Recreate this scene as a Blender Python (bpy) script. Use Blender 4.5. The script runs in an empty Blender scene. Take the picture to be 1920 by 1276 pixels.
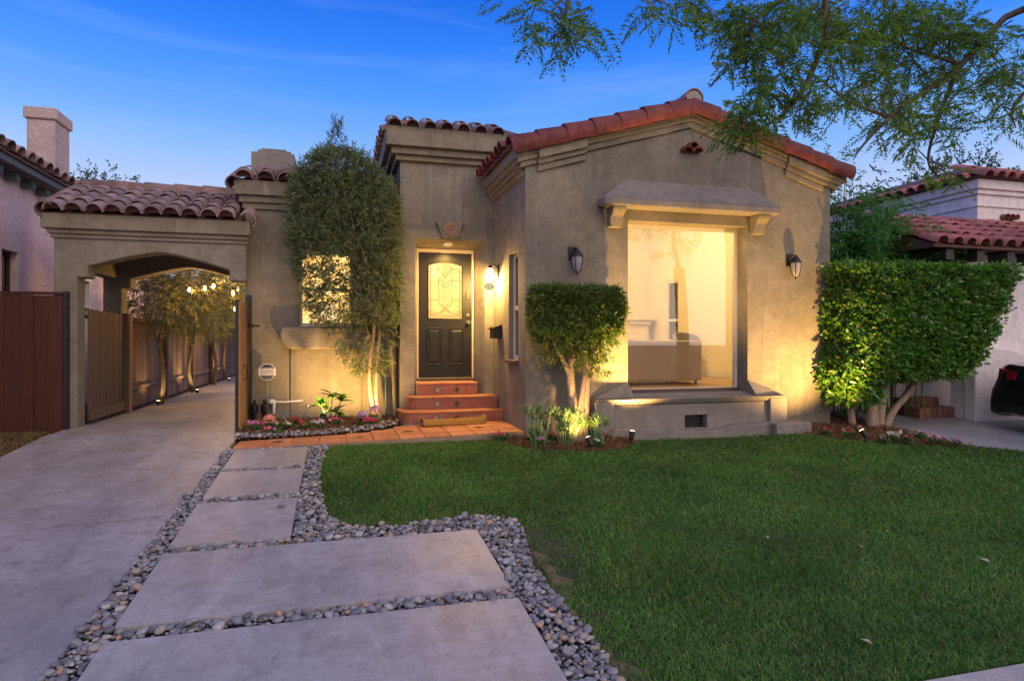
import bpy, bmesh, math, random
import numpy as np
from mathutils import Vector, Matrix, Euler, Quaternion
R = math.radians
random.seed(7); RNG = np.random.default_rng(7)
S = bpy.context.scene; COL = S.collection

# ------------------------------------------------------------------ camera, sky, sun, exposure
F, HOR, CZ = 1200.0, 638.0, 1.19
YAW = math.atan(325 / F); SN, CS = math.sin(YAW), math.cos(YAW)
cd = bpy.data.cameras.new('camera'); cam = bpy.data.objects.new('camera', cd); COL.objects.link(cam)
cd.sensor_width = 36; cd.lens = F / 1920 * 36; cd.clip_start = 0.05; cd.clip_end = 3000
cam.location = (0, 0, CZ); cam.rotation_euler = (R(90), 0, -YAW)
S.camera = cam

SKY_GAIN = 1.0
SUN_EL, SUN_AZ = R(24), R(163)      # afterglow behind the camera, a little to the left (azimuth from +Y clockwise)
W = bpy.data.worlds.new('World'); S.world = W; W.use_nodes = True
wn, wl = W.node_tree.nodes, W.node_tree.links
wn.clear()
def wnode(t, **k):
    n = wn.new(t)
    for a, b in k.items(): setattr(n, a, b)
    return n
wtc = wnode('ShaderNodeTexCoord'); wsep = wnode('ShaderNodeSeparateXYZ')
wl.new(wtc.outputs['Generated'], wsep.inputs[0])
ramp = wnode('ShaderNodeValToRGB')
els = [(0.0, (.62, .60, .68)), (.13, (.54, .58, .72)), (.21, (.37, .48, .74)), (.27, (.19, .38, .79)), (.34, (.078, .27, .78)), (.41, (.027, .18, .73)), (.48, (.011, .115, .63)),
       (.75, (.020, .10, .46)), (1.0, (.024, .085, .38))]
cr = ramp.color_ramp
while len(cr.elements) < len(els): cr.elements.new(.5)
for e, (p, c) in zip(cr.elements, els): e.position = p; e.color = (*c, 1)
wl.new(wsep.outputs['Z'], ramp.inputs[0])
# thin wisps of cloud
wmap = wnode('ShaderNodeMapping'); wmap.inputs['Scale'].default_value = (1.2, 1.2, 9)
wmap.inputs['Rotation'].default_value = (R(9), R(4), 0)
wl.new(wtc.outputs['Generated'], wmap.inputs[0])
wno = wnode('ShaderNodeTexNoise'); wno.inputs['Scale'].default_value = 2.1; wno.inputs['Detail'].default_value = 5
wno.inputs['Distortion'].default_value = .5
wl.new(wmap.outputs[0], wno.inputs['Vector'])
wr = wnode('ShaderNodeMapRange'); wr.inputs['From Min'].default_value = .50; wr.inputs['From Max'].default_value = .82
wr.inputs['To Max'].default_value = .18
wl.new(wno.outputs['Fac'], wr.inputs['Value'])
wmix = wnode('ShaderNodeMixRGB'); wmix.inputs['Color2'].default_value = (.42, .56, .86, 1)
wl.new(wr.outputs[0], wmix.inputs['Fac']); wl.new(ramp.outputs['Color'], wmix.inputs['Color1'])
# afterglow towards the set sun
wdot = wnode('ShaderNodeVectorMath', operation='DOT_PRODUCT')
wl.new(wtc.outputs['Generated'], wdot.inputs[0])
wdot.inputs[1].default_value = (math.sin(SUN_AZ) * math.cos(R(6)), math.cos(SUN_AZ) * math.cos(R(6)), math.sin(R(6)))
wg = wnode('ShaderNodeMapRange', interpolation_type='SMOOTHSTEP'); wg.inputs['From Min'].default_value = -.1; wg.inputs['From Max'].default_value = 1.0
wl.new(wdot.outputs['Value'], wg.inputs['Value'])
wglow = wnode('ShaderNodeMixRGB'); wglow.inputs['Color2'].default_value = (.98, .80, .76, 1)
wl.new(wg.outputs[0], wglow.inputs['Fac']); wl.new(wmix.outputs[0], wglow.inputs['Color1'])
wbg = wnode('ShaderNodeBackground'); wbg.inputs['Strength'].default_value = SKY_GAIN
wout = wnode('ShaderNodeOutputWorld')
wl.new(wglow.outputs[0], wbg.inputs['Color']); wl.new(wbg.outputs[0], wout.inputs[0])

sd = bpy.data.lights.new('sun', 'SUN'); sun = bpy.data.objects.new('sun', sd); COL.objects.link(sun)
sd.energy = .85; sd.angle = R(85); sd.color = (1, .80, .66)
_d = Vector((math.sin(SUN_AZ) * math.cos(SUN_EL), math.cos(SUN_AZ) * math.cos(SUN_EL), math.sin(SUN_EL)))
sun.rotation_euler = _d.to_track_quat('Z', 'Y').to_euler(); sun.location = (0, -6, 12)

S.view_settings.view_transform = 'Standard'; S.view_settings.look = 'None'
S.view_settings.exposure = 0.42; S.view_settings.gamma = 1.0; S.view_settings.use_curve_mapping = False
S.cycles.use_denoising = True
try: S.cycles.denoiser = 'OPENIMAGEDENOISE'
except Exception: pass
S.cycles.max_bounces = 7; S.cycles.diffuse_bounces = 3; S.cycles.glossy_bounces = 3
S.cycles.transmission_bounces = 5; S.cycles.transparent_max_bounces = 10
S.cycles.sample_clamp_indirect = 6; S.cycles.caustics_reflective = False; S.cycles.caustics_refractive = False

# ------------------------------------------------------------------ photo pixel -> place (a direction plus the surface it lies on)
def at_y(px, py, Y):
    dx = (px - 960) / F; d = Y / (CS - SN * dx)
    return Vector((d * (SN + CS * dx), Y, CZ + (HOR - py) / F * d))
GS, GY = 0.0675, 9.2
def gz(Y): return GS * (Y - GY) if Y < GY else 0.0
def on_ground(px, py):
    dx = (px - 960) / F; ky = CS - SN * dx; kz = (HOR - py) / F
    d = (-GS * GY - CZ) / (kz - GS * ky)
    if d < 0 or d * ky > GY: d = -CZ / kz
    return Vector((d * (SN + CS * dx), d * ky, CZ + kz * d))

# ------------------------------------------------------------------ materials
def _mat(name):
    m = bpy.data.materials.new(name); m.use_nodes = True
    nt = m.node_tree; b = nt.nodes['Principled BSDF']
    return m, nt, b
def N(nt, t, **k):
    n = nt.nodes.new(t)
    for a, v in k.items():
        if a in n.inputs.keys(): n.inputs[a].default_value = v
        else: setattr(n, a, v)
    return n
def mixc(nt, fac, a, b, mode='MIX'):
    n = nt.nodes.new('ShaderNodeMixRGB'); n.blend_type = mode
    for sock, v in ((n.inputs[0], fac), (n.inputs[1], a), (n.inputs[2], b)):
        if hasattr(v, 'is_linked'): nt.links.new(v, sock)
        else: sock.default_value = v if isinstance(v, (int, float)) else (*v[:3], 1)
    return n.outputs[0]
def pos(nt, scale=(1, 1, 1), rot=(0, 0, 0), obj=False):
    g = N(nt, 'ShaderNodeTexCoord').outputs['Object'] if obj else N(nt, 'ShaderNodeNewGeometry').outputs['Position']
    mp = nt.nodes.new('ShaderNodeMapping'); mp.inputs['Scale'].default_value = scale; mp.inputs['Rotation'].default_value = rot
    nt.links.new(g, mp.inputs[0]); return mp.outputs[0]
def noise(nt, vec, scale, detail=5, rough=.55, dist=0):
    n = N(nt, 'ShaderNodeTexNoise'); n.inputs['Scale'].default_value = scale; n.inputs['Detail'].default_value = detail
    n.inputs['Roughness'].default_value = rough; n.inputs['Distortion'].default_value = dist
    nt.links.new(vec, n.inputs['Vector']); return n.outputs['Fac']
def rng(nt, v, a, b, c=0., d=1.):
    n = nt.nodes.new('ShaderNodeMapRange'); n.inputs[1].default_value = a; n.inputs[2].default_value = b
    n.inputs[3].default_value = c; n.inputs[4].default_value = d; nt.links.new(v, n.inputs[0]); return n.outputs[0]
def bump(nt, b, h, strength, dist=.01):
    n = nt.nodes.new('ShaderNodeBump'); n.inputs['Strength'].default_value = strength; n.inputs['Distance'].default_value = dist
    nt.links.new(h, n.inputs['Height']); nt.links.new(n.outputs[0], b.inputs['Normal'])
def pmat(name, c1, c2=None, scale=3, rough=.8, bs=0, bscale=60, bdist=.01, rand=0., spec=.5, metal=0., lo=.35, hi=.65, stretch=(1, 1, 1), fine=.0, obj=False, coat=0.):
    m, nt, b = _mat(name); b.inputs['Roughness'].default_value = rough; b.inputs['Specular IOR Level'].default_value = spec
    b.inputs['Metallic'].default_value = metal; b.inputs['Coat Weight'].default_value = coat
    v = pos(nt, stretch, obj=obj); col = None
    if c2:
        col = mixc(nt, rng(nt, noise(nt, v, scale, 6), lo, hi), c1, c2)
    if fine:
        f = rng(nt, noise(nt, v, scale * 14, 4), .3, .7, 1 - fine, 1 + fine)
        col = mixc(nt, 1.0, col if col else c1, f, 'MULTIPLY')
    if rand:
        oi = N(nt, 'ShaderNodeObjectInfo').outputs['Random']
        col = mixc(nt, 1.0, col if col else c1, rng(nt, oi, 0, 1, 1 - rand, 1 + rand), 'MULTIPLY')
    if col: nt.links.new(col, b.inputs['Base Color'])
    else: b.inputs['Base Color'].default_value = (*c1, 1)
    if bs: bump(nt, b, noise(nt, pos(nt, (1, 1, 1), obj=obj), bscale, 5, .6), bs, bdist)
    return m
def leafmat(name, cols, rough=.45, trans=.35, spec=.4, patch=0.):
    m, nt, b = _mat(name); b.inputs['Roughness'].default_value = rough; b.inputs['Specular IOR Level'].default_value = spec
    g = N(nt, 'ShaderNodeNewGeometry'); r = N(nt, 'ShaderNodeValToRGB'); e = r.color_ramp
    while len(e.elements) < len(cols): e.elements.new(.5)
    for i, (x, c) in enumerate(zip(e.elements, cols)): x.position = i / max(1, len(cols) - 1); x.color = (*c, 1)
    nt.links.new(g.outputs['Random Per Island'], r.inputs[0]); nt.links.new(r.outputs[0], b.inputs['Base Color'])
    cout = r.outputs[0]
    if patch:
        cout = mixc(nt, 1.0, cout, rng(nt, noise(nt, pos(nt), .9, 5, .65, .5), .3, .7, 1 - patch, 1 + patch), 'MULTIPLY')
        cout = mixc(nt, rng(nt, noise(nt, pos(nt), 1.9, 5, .65, .8), .55, .78, 0, .5), cout, (.17, .19, .06)); nt.links.new(cout, b.inputs['Base Color'])
    t = N(nt, 'ShaderNodeBsdfTranslucent'); nt.links.new(mixc(nt, 1.0, cout, (1.5, 1.6, .7), 'MULTIPLY'), t.inputs[0])
    mx = N(nt, 'ShaderNodeMixShader'); mx.inputs[0].default_value = trans
    nt.links.new(b.outputs[0], mx.inputs[1]); nt.links.new(t.outputs[0], mx.inputs[2])
    nt.links.new(mx.outputs[0], nt.nodes['Material Output'].inputs[0]); return m
def emit(name, col, st):
    m, nt, b = _mat(name); b.inputs['Base Color'].default_value = (*col, 1)
    b.inputs['Emission Color'].default_value = (*col, 1); b.inputs['Emission Strength'].default_value = st; return m
def thin_glass(name, tint=(1, 1, 1), refl=1.0, frost=0.):
    m, nt, b = _mat(name); nt.nodes.remove(b)
    t = N(nt, 'ShaderNodeBsdfTransparent'); t.inputs[0].default_value = (*tint, 1)
    g = N(nt, 'ShaderNodeBsdfGlossy'); g.inputs['Roughness'].default_value = .02
    fr = N(nt, 'ShaderNodeFresnel'); fr.inputs[0].default_value = 1.45
    mm = N(nt, 'ShaderNodeMath', operation='MULTIPLY'); mm.inputs[1].default_value = 2.2 * refl
    nt.links.new(fr.outputs[0], mm.inputs[0])
    mx = N(nt, 'ShaderNodeMixShader'); nt.links.new(mm.outputs[0], mx.inputs[0])
    src = t.outputs[0]
    if frost:
        tr = N(nt, 'ShaderNodeBsdfTranslucent'); tr.inputs[0].default_value = (*tint, 1)
        m2 = N(nt, 'ShaderNodeMixShader'); m2.inputs[0].default_value = frost
        nt.links.new(t.outputs[0], m2.inputs[1]); nt.links.new(tr.outputs[0], m2.inputs[2]); src = m2.outputs[0]
    nt.links.new(src, mx.inputs[1]); nt.links.new(g.outputs[0], mx.inputs[2])
    nt.links.new(mx.outputs[0], nt.nodes['Material Output'].inputs[0]); return m

def stucco(name, c1, c2, streak, bs=.5, bscale=45, rough=.92):
    m, nt, b = _mat(name); b.inputs['Roughness'].default_value = rough; b.inputs['Specular IOR Level'].default_value = .25
    p = pos(nt)
    col = mixc(nt, rng(nt, noise(nt, p, 1.3, 7, .62, .6), .33, .68), c1, c2)
    sv = pos(nt, (6, 6, .30))
    col = mixc(nt, rng(nt, noise(nt, sv, 1.3, 5, .6), .56, .78, 0, .38), col, streak)
    sd_ = pos(nt, (9, 9, .5))
    col = mixc(nt, 1.0, col, rng(nt, noise(nt, sd_, 1.2, 5), .55, .8, 1.0, .78), 'MULTIPLY')
    blot = rng(nt, noise(nt, p, 7, 9, .75, .5), .3, .7, .80, 1.17)
    col = mixc(nt, 1.0, col, blot, 'MULTIPLY')
    fine = rng(nt, noise(nt, p, 75, 4, .7), .3, .7, .84, 1.14)
    col = mixc(nt, 1.0, col, fine, 'MULTIPLY')
    nt.links.new(col, b.inputs['Base Color'])
    h = N(nt, 'ShaderNodeMath', operation='ADD'); nt.links.new(noise(nt, p, bscale, 6, .65), h.inputs[0])
    nt.links.new(noise(nt, p, 4, 3), h.inputs[1]); bump(nt, b, h.outputs[0], bs, .012)
    return m
def trowel(name, c1, c2):
    m, nt, b = _mat(name); b.inputs['Roughness'].default_value = .9; b.inputs['Specular IOR Level'].default_value = .2
    p = pos(nt); col = mixc(nt, rng(nt, noise(nt, p, 2, 6), .35, .65), c1, c2); nt.links.new(col, b.inputs['Base Color'])
    v = pos(nt, (3.2, 3.2, 1.7), (R(35), R(0), 0))
    w = noise(nt, v, 2.4, 3, .55, 1.6)
    rid = N(nt, 'ShaderNodeMath', operation='PINGPONG'); rid.inputs[1].default_value = .09
    nt.links.new(w, rid.inputs[0])
    h = N(nt, 'ShaderNodeMath', operation='ADD'); nt.links.new(rng(nt, rid.outputs[0], 0, .09, 0, 1), h.inputs[0]); nt.links.new(noise(nt, p, 9, 3), h.inputs[1])
    bump(nt, b, h.outputs[0], .5, .04); return m
def concrete(name, c1, c2, c3, bs=.25, rough=.46):
    m, nt, b = _mat(name); b.inputs['Specular IOR Level'].default_value = .45
    p = pos(nt)
    n1 = noise(nt, p, .7, 7, .65, .3)
    col = mixc(nt, rng(nt, n1, .35, .65), c1, c2)
    col = mixc(nt, rng(nt, noise(nt, p, 3.1, 9, .72, .9), .50, .70, 0, .75), col, c3)
    col = mixc(nt, 1.0, col, rng(nt, noise(nt, p, 11, 7, .7, .5), .28, .72, .80, 1.18), 'MULTIPLY')
    col = mixc(nt, 1.0, col, rng(nt, noise(nt, p, 90, 3), .3, .7, .88, 1.1), 'MULTIPLY')
    col = mixc(nt, 1.0, col, rng(nt, noise(nt, pos(nt, (2.4, .5, 1), (0, 0, R(12))), 1.6, 7, .7, .6), .3, .7, .82, 1.14), 'MULTIPLY')
    sp = rng(nt, noise(nt, p, 24, 2), .70, .74, 1, .62)
    col = mixc(nt, 1.0, col, sp, 'MULTIPLY')
    nt.links.new(col, b.inputs['Base Color'])
    nt.links.new(rng(nt, n1, .3, .7, rough - .14, rough + .14), b.inputs['Roughness'])
    h = N(nt, 'ShaderNodeMath', operation='ADD'); nt.links.new(noise(nt, p, 130, 3), h.inputs[0]); nt.links.new(noise(nt, p, 9, 6, .7), h.inputs[1])
    bump(nt, b, h.outputs[0], bs, .006); return m
def wood(name, c1, c2, rand=.25, rough=.75, vert=True):
    m, nt, b = _mat(name); b.inputs['Roughness'].default_value = rough
    oi = N(nt, 'ShaderNodeObjectInfo').outputs['Random']
    v = pos(nt, (28, 28, 1.1) if vert else (2, 2, 30))
    ad = N(nt, 'ShaderNodeVectorMath', operation='ADD'); nt.links.new(v, ad.inputs[0])
    sc = N(nt, 'ShaderNodeVectorMath', operation='SCALE'); sc.inputs[0].default_value = (31, 17, 9); nt.links.new(oi, sc.inputs['Scale']); nt.links.new(sc.outputs[0], ad.inputs[1])
    f = noise(nt, ad.outputs[0], 1.4, 6, .65, .4)
    col = mixc(nt, rng(nt, f, .3, .7), c1, c2)
    col = mixc(nt, 1.0, col, rng(nt, oi, 0, 1, 1 - rand, 1 + rand), 'MULTIPLY')
    nt.links.new(col, b.inputs['Base Color']); bump(nt, b, f, .5, .006); return m

MT = {}
MT['stucco'] = stucco('taupe_stucco', (.19, .174, .143), (.285, .262, .213), (.40, .385, .36))
MT['stucco_trim'] = stucco('taupe_stucco_trim', (.20, .178, .14), (.285, .255, .20), (.38, .365, .34), bs=.3)
MT['cast'] = stucco('cast_plaster', (.205, .19, .178), (.275, .255, .238), (.15, .14, .13), bs=.35)
MT['pink'] = trowel('pink_trowelled_stucco', (.80, .60, .61), (.86, .68, .68))
MT['chim'] = trowel('weathered_pink_stucco', (.50, .40, .40), (.58, .47, .46))
MT['white_st'] = stucco('white_stucco', (.66, .62, .66), (.74, .70, .72), (.6, .57, .58), bs=.3)
MT['tile'] = pmat('old_clay_tile', (.20, .125, .115), (.30, .21, .195), 6, .85, .5, 80, rand=.35, fine=.15)
MT['tile_red'] = pmat('red_painted_clay_tile', (.105, .019, .023), (.185, .045, .045), 7, .7, .4, 70, rand=.30, fine=.2)
MT['tile_nb'] = pmat('neighbour_clay_tile', (.30, .085, .075), (.40, .165, .14), 7, .75, .3, 80, rand=.35, fine=.2)
MT['deck'] = pmat('roof_deck', (.10, .05, .045), (.16, .08, .06), 4, .9)
MT['mortar'] = pmat('mortar', (.35, .33, .31), (.25, .23, .22), 9, .95, .4, 60)
MT['drive'] = concrete('driveway_concrete', (.25, .248, .275), (.365, .36, .395), (.175, .165, .17), bs=.4)
MT['slab'] = concrete('slab_concrete', (.305, .302, .33), (.40, .395, .425), (.235, .225, .235), bs=.35)
MT['walk'] = concrete('sidewalk_concrete', (.40, .37, .35), (.48, .45, .43), (.33, .30, .28))
MT['soil'] = pmat('soil', (.055, .038, .025), (.12, .085, .055), 3, .95, .8, 40, .03, fine=.3)
MT['mulch'] = pmat('mulch', (.085, .042, .02), (.15, .075, .035), 7, .95, 1., 35, .04, fine=.3)
MT['bark'] = leafmat('bark_chip', [(.10, .045, .02), (.20, .10, .045), (.28, .15, .07), (.13, .07, .04)], .9, 0.0)
MT['wood_red'] = wood('red_stained_wood', (.036, .008, .005), (.075, .018, .010), .25)
MT['wood_old'] = wood('weathered_fence_wood', (.11, .068, .046), (.19, .12, .085), .25)
MT['wood_gate'] = wood('brown_gate_wood', (.072, .044, .032), (.115, .07, .048), .15)
MT['wood_warm'] = wood('honey_gate_wood', (.25, .13, .05), (.36, .20, .085), .2)
MT['black_metal'] = pmat('black_metal', (.012, .012, .014), None, rough=.45, spec=.5)
MT['steel'] = pmat('dull_steel', (.35, .34, .33), None, rough=.35, metal=.9)
MT['black_door'] = pmat('black_door_paint', (.007, .007, .007), (.010, .010, .010), 5, .5, .08, 90, .004)
MT['white_paint'] = pmat('white_paint', (.70, .67, .62), None, rough=.5)
MT['cream_paint'] = pmat('cream_paint', (.62, .52, .36), None, rough=.5)
MT['plaster'] = pmat('white_plaster', (.80, .72, .56), (.83, .75, .59), 2, .85)
MT['floor_wood'] = wood('oak_floor', (.30, .18, .09), (.40, .25, .13), 0, .4)
MT['beige_cloth'] = pmat('beige_cloth', (.46, .36, .26), (.50, .40, .29), 4, .95, .5, 300, .003)
MT['grey_cloth'] = pmat('grey_cloth', (.20, .19, .20), None, rough=.95)
MT['glass'] = thin_glass('window_glass', (1, .985, .96), 1.0)
MT['dark_glass'] = pmat('dark_window_glass', (.015, .018, .022), None, rough=.05, spec=.8)
MT['frost'] = thin_glass('frosted_glass', (1, .95, .85), .6, .75)
MT['lead'] = pmat('lead_came', (.05, .035, .025), None, rough=.4, metal=.6)
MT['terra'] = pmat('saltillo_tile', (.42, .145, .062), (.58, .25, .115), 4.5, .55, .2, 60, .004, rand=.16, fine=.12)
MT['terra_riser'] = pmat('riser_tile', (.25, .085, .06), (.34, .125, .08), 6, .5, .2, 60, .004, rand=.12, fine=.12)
MT['grout'] = pmat('grout', (.26, .19, .14), (.33, .25, .19), 8, .95)
MT['coir'] = pmat('coir_fibre', (.26, .13, .025), (.40, .21, .045), 40, .95, 1., 220, .01)
MT['white_plastic'] = pmat('white_plastic', (.72, .71, .70), None, rough=.4)
MT['lamp_white'] = pmat('milk_glass', (.30, .30, .35), None, rough=.25)
MT['bulb_warm'] = emit('warm_bulb', (1, .55, .18), 5)
MT['lens'] = emit('uplight_lens', (1, .66, .30), 9)
MT['shade'] = emit('lit_lamp_shade', (1, .88, .66), 3.2)
MT['can'] = emit('recessed_lamp', (1, .86, .6), 1.6)
MT['trunk'] = pmat('pale_bark', (.34, .25, .18), (.46, .36, .27), 9, .9, .8, 45, .02, stretch=(3, 3, .6), fine=.2)
MT['trunk_dark'] = pmat('dark_bark', (.075, .055, .045), (.13, .10, .08), 9, .9, .8, 45, .02, stretch=(3, 3, .6), fine=.2)
MT['green_stake'] = pmat('green_stake_paint', (.02, .05, .035), None, rough=.5)

# ------------------------------------------------------------------ builders
ORG = {}
def org(o): return ORG.get(o.name, Vector((0, 0, 0))) if o else Vector((0, 0, 0))
def tag(o, label=None, cat=None, group=None, kind=None):
    if label: o['label'] = label
    if cat: o['category'] = cat
    if group: o['group'] = group
    if kind: o['kind'] = kind
    return o
def thing(name, label, cat, loc=(0, 0, 0), group=None, kind=None):
    o = bpy.data.objects.new(name, None); COL.objects.link(o); o.empty_display_size = .1
    o.location = loc; ORG[o.name] = Vector(loc); return tag(o, label, cat, group, kind)
class MB:
    def __init__(s): s.v = []; s.f = []
    def add(s, vs, fs):
        n = len(s.v); s.v += [tuple(v) for v in vs]; s.f += [tuple(i + n for i in f) for f in fs]; return s
    def box(s, x0, x1, y0, y1, z0, z1):
        return s.add([(x0, y0, z0), (x1, y0, z0), (x1, y1, z0), (x0, y1, z0), (x0, y0, z1), (x1, y0, z1), (x1, y1, z1), (x0, y1, z1)],
                     [(3, 2, 1, 0), (4, 5, 6, 7), (0, 1, 5, 4), (1, 2, 6, 5), (2, 3, 7, 6), (3, 0, 4, 7)])
    def prism(s, poly, ax, a, b):
        def P(u, w, t): return {'y': (u, t, w), 'x': (t, u, w), 'z': (u, w, t)}[ax]
        n = len(poly)
        return s.add([P(u, w, a) for u, w in poly] + [P(u, w, b) for u, w in poly],
                     [tuple(range(n))[::-1], tuple(range(n, 2 * n))] + [(i, (i + 1) % n, n + (i + 1) % n, n + i) for i in range(n)])
    def tube(s, path, r, n=8, cap=True):
        path = [Vector(p) for p in path]; m = len(path)
        rr = r if isinstance(r, (list, tuple)) else [r] * m
        vs = []; up = None
        for i, p in enumerate(path):
            t = (path[min(i + 1, m - 1)] - path[max(i - 1, 0)]).normalized()
            if up is None: up = t.orthogonal().normalized()
            up = (up - t * up.dot(t)); up = up.normalized() if up.length > 1e-6 else t.orthogonal().normalized()
            w = t.cross(up)
            for k in range(n):
                a = 2 * math.pi * k / n; vs.append(p + (up * math.cos(a) + w * math.sin(a)) * rr[i])
        fs = [(i * n + k, i * n + (k + 1) % n, (i + 1) * n + (k + 1) % n, (i + 1) * n + k) for i in range(m - 1) for k in range(n)]
        if cap: fs += [tuple(range(n))[::-1], tuple(range((m - 1) * n, m * n))]
        return s.add(vs, fs)
    def lathe(s, prof, c=(0, 0, 0), n=20, sx=1, sy=1):
        vs = []; m = len(prof)
        for r, z in prof:
            for k in range(n):
                a = 2 * math.pi * k / n; vs.append((c[0] + r * math.cos(a) * sx, c[1] + r * math.sin(a) * sy, c[2] + z))
        fs = [(i * n + k, i * n + (k + 1) % n, (i + 1) * n + (k + 1) % n, (i + 1) * n + k) for i in range(m - 1) for k in range(n)]
        fs += [tuple(range(n))[::-1], tuple(range((m - 1) * n, m * n))]
        return s.add(vs, fs)
    def xf(s, M, start=0):
        s.v = s.v[:start] + [tuple(M @ Vector(v)) for v in s.v[start:]]; return s
def mesh_of(name, mb, bevel=0, seg=1, recalc=True):
    me = bpy.data.meshes.new(name); me.from_pydata(mb.v, [], mb.f)
    if bevel or recalc:
        bm = bmesh.new(); bm.from_mesh(me)
        bmesh.ops.recalc_face_normals(bm, faces=bm.faces)
        if bevel:
            ed = [e for e in bm.edges if len(e.link_faces) == 2 and e.calc_face_angle(0) > R(25)]
            bmesh.ops.bevel(bm, geom=ed, offset=bevel, segments=seg, affect='EDGES', profile=.5, clamp_overlap=True)
        bm.to_mesh(me); bm.free()
    return me
def put(name, me, mat, parent=None, loc=None, rot=None, scale=None):
    o = bpy.data.objects.new(name, me); COL.objects.link(o)
    if mat and not me.materials: me.materials.append(MT[mat] if isinstance(mat, str) else mat)
    g = org(parent)
    if parent: o.parent = parent; ORG[o.name] = g
    if loc is not None:
        o.location = Vector(loc) - (g if parent else Vector())
    if rot is not None: o.rotation_euler = rot
    if scale is not None: o.scale = scale
    return o
def smooth(me, ang=None):
    me.polygons.foreach_set('use_smooth', [True] * len(me.polygons))
    if ang:
        try: me.set_sharp_from_angle(angle=R(ang))
        except Exception: pass
def build(name, mb, mat, parent=None, bevel=0, seg=1, sm=False):
    """one mesh object from world-coordinate geometry, stored relative to its thing's base"""
    g = org(parent)
    if parent and g.length: mb.v = [(x - g.x, y - g.y, z - g.z) for x, y, z in mb.v]
    me = mesh_of(name, mb, bevel, seg)
    if sm: smooth(me, sm if sm is not True else None)
    return put(name, me, mat, parent)
def fastmesh(name, V, Fc):
    V = np.asarray(V, np.float32).reshape(-1, 3); Fc = np.asarray(Fc, np.int32); k = Fc.shape[1]
    me = bpy.data.meshes.new(name); me.vertices.add(len(V)); me.vertices.foreach_set('co', V.ravel())
    me.loops.add(Fc.size); me.loops.foreach_set('vertex_index', Fc.ravel())
    me.polygons.add(len(Fc)); me.polygons.foreach_set('loop_start', np.arange(0, Fc.size, k, dtype=np.int32))
    me.update(calc_edges=True); return me
def built(name, V, Fc, mat, parent=None, sm=False):
    g = org(parent); V = np.asarray(V, np.float64).reshape(-1, 3) - np.array(g)
    me = fastmesh(name, V, Fc)
    if sm: smooth(me)
    return put(name, me, mat, parent)
def unit(a): return a / (np.linalg.norm(a, axis=-1, keepdims=True) + 1e-9)
def leaves(P, D, L, Wd, fold=.25, droop=0.):
    """folded leaf blades: base, two shoulders, tip (2 triangles each)"""
    P = np.asarray(P, float); D = unit(np.asarray(D, float)); n = len(P)
    L = np.broadcast_to(np.asarray(L, float), n)[:, None]; Wd = np.broadcast_to(np.asarray(Wd, float), n)[:, None]
    side = unit(np.cross(D, unit(RNG.normal(size=(n, 3))))); nr = np.cross(side, D)
    m = P + D * L * .45 + nr * L * fold * .3
    tip = P + D * L + np.array([0, 0, -1]) * droop * L
    V = np.stack([P, m + side * Wd * .5, tip, m - side * Wd * .5], 1)
    b = np.arange(n)[:, None] * 4
    Fc = np.concatenate([b + np.array([0, 2, 1]), b + np.array([0, 3, 2])], 0)
    return V.reshape(-1, 3), Fc
def inpoly(P, poly):
    x, y = P[:, 0], P[:, 1]; r = np.zeros(len(P), bool); n = len(poly)
    for i in range(n):
        x0, y0 = poly[i]; x1, y1 = poly[(i + 1) % n]
        c = ((y0 > y) != (y1 > y)) & (x < (x1 - x0) * (y - y0) / (y1 - y0 + 1e-12) + x0); r ^= c
    return r
def join(parts):
    Vs, Fs, n = [], [], 0
    for V, Fc in parts: Vs.append(V); Fs.append(Fc + n); n += len(V)
    return np.concatenate(Vs), np.concatenate(Fs)
def light(name, typ, loc, power, col, parent, size=.03, target=None, cone=60, blend=.5):
    l = bpy.data.lights.new(name, typ); o = bpy.data.objects.new(name, l); COL.objects.link(o)
    l.energy = power; l.color = col
    if typ in ('POINT', 'SPOT'): l.shadow_soft_size = size
    if typ == 'AREA': l.size = size
    if typ == 'SPOT': l.spot_size = R(cone); l.spot_blend = blend
    g = org(parent)
    if parent: o.parent = parent
    o.location = Vector(loc) - g
    if target is not None: o.rotation_euler = (Vector(target) - Vector(loc)).to_track_quat('-Z', 'Y').to_euler()
    return o
WARM = (1, .54, .145); WARM2 = (1, .70, .36)
def txt(name, body, size, mat, parent, loc, rot, align='CENTER'):
    c = bpy.data.curves.new(name, 'FONT'); c.body = body; c.size = size; c.align_x = align; c.align_y = 'CENTER'; c.extrude = .0006
    t = bpy.data.objects.new(name, c); COL.objects.link(t)
    dg = bpy.context.evaluated_depsgraph_get(); me = bpy.data.meshes.new_from_object(t.evaluated_get(dg))
    bpy.data.objects.remove(t); bpy.data.curves.remove(c)
    return put(name, me, mat, parent, loc, rot)

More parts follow.
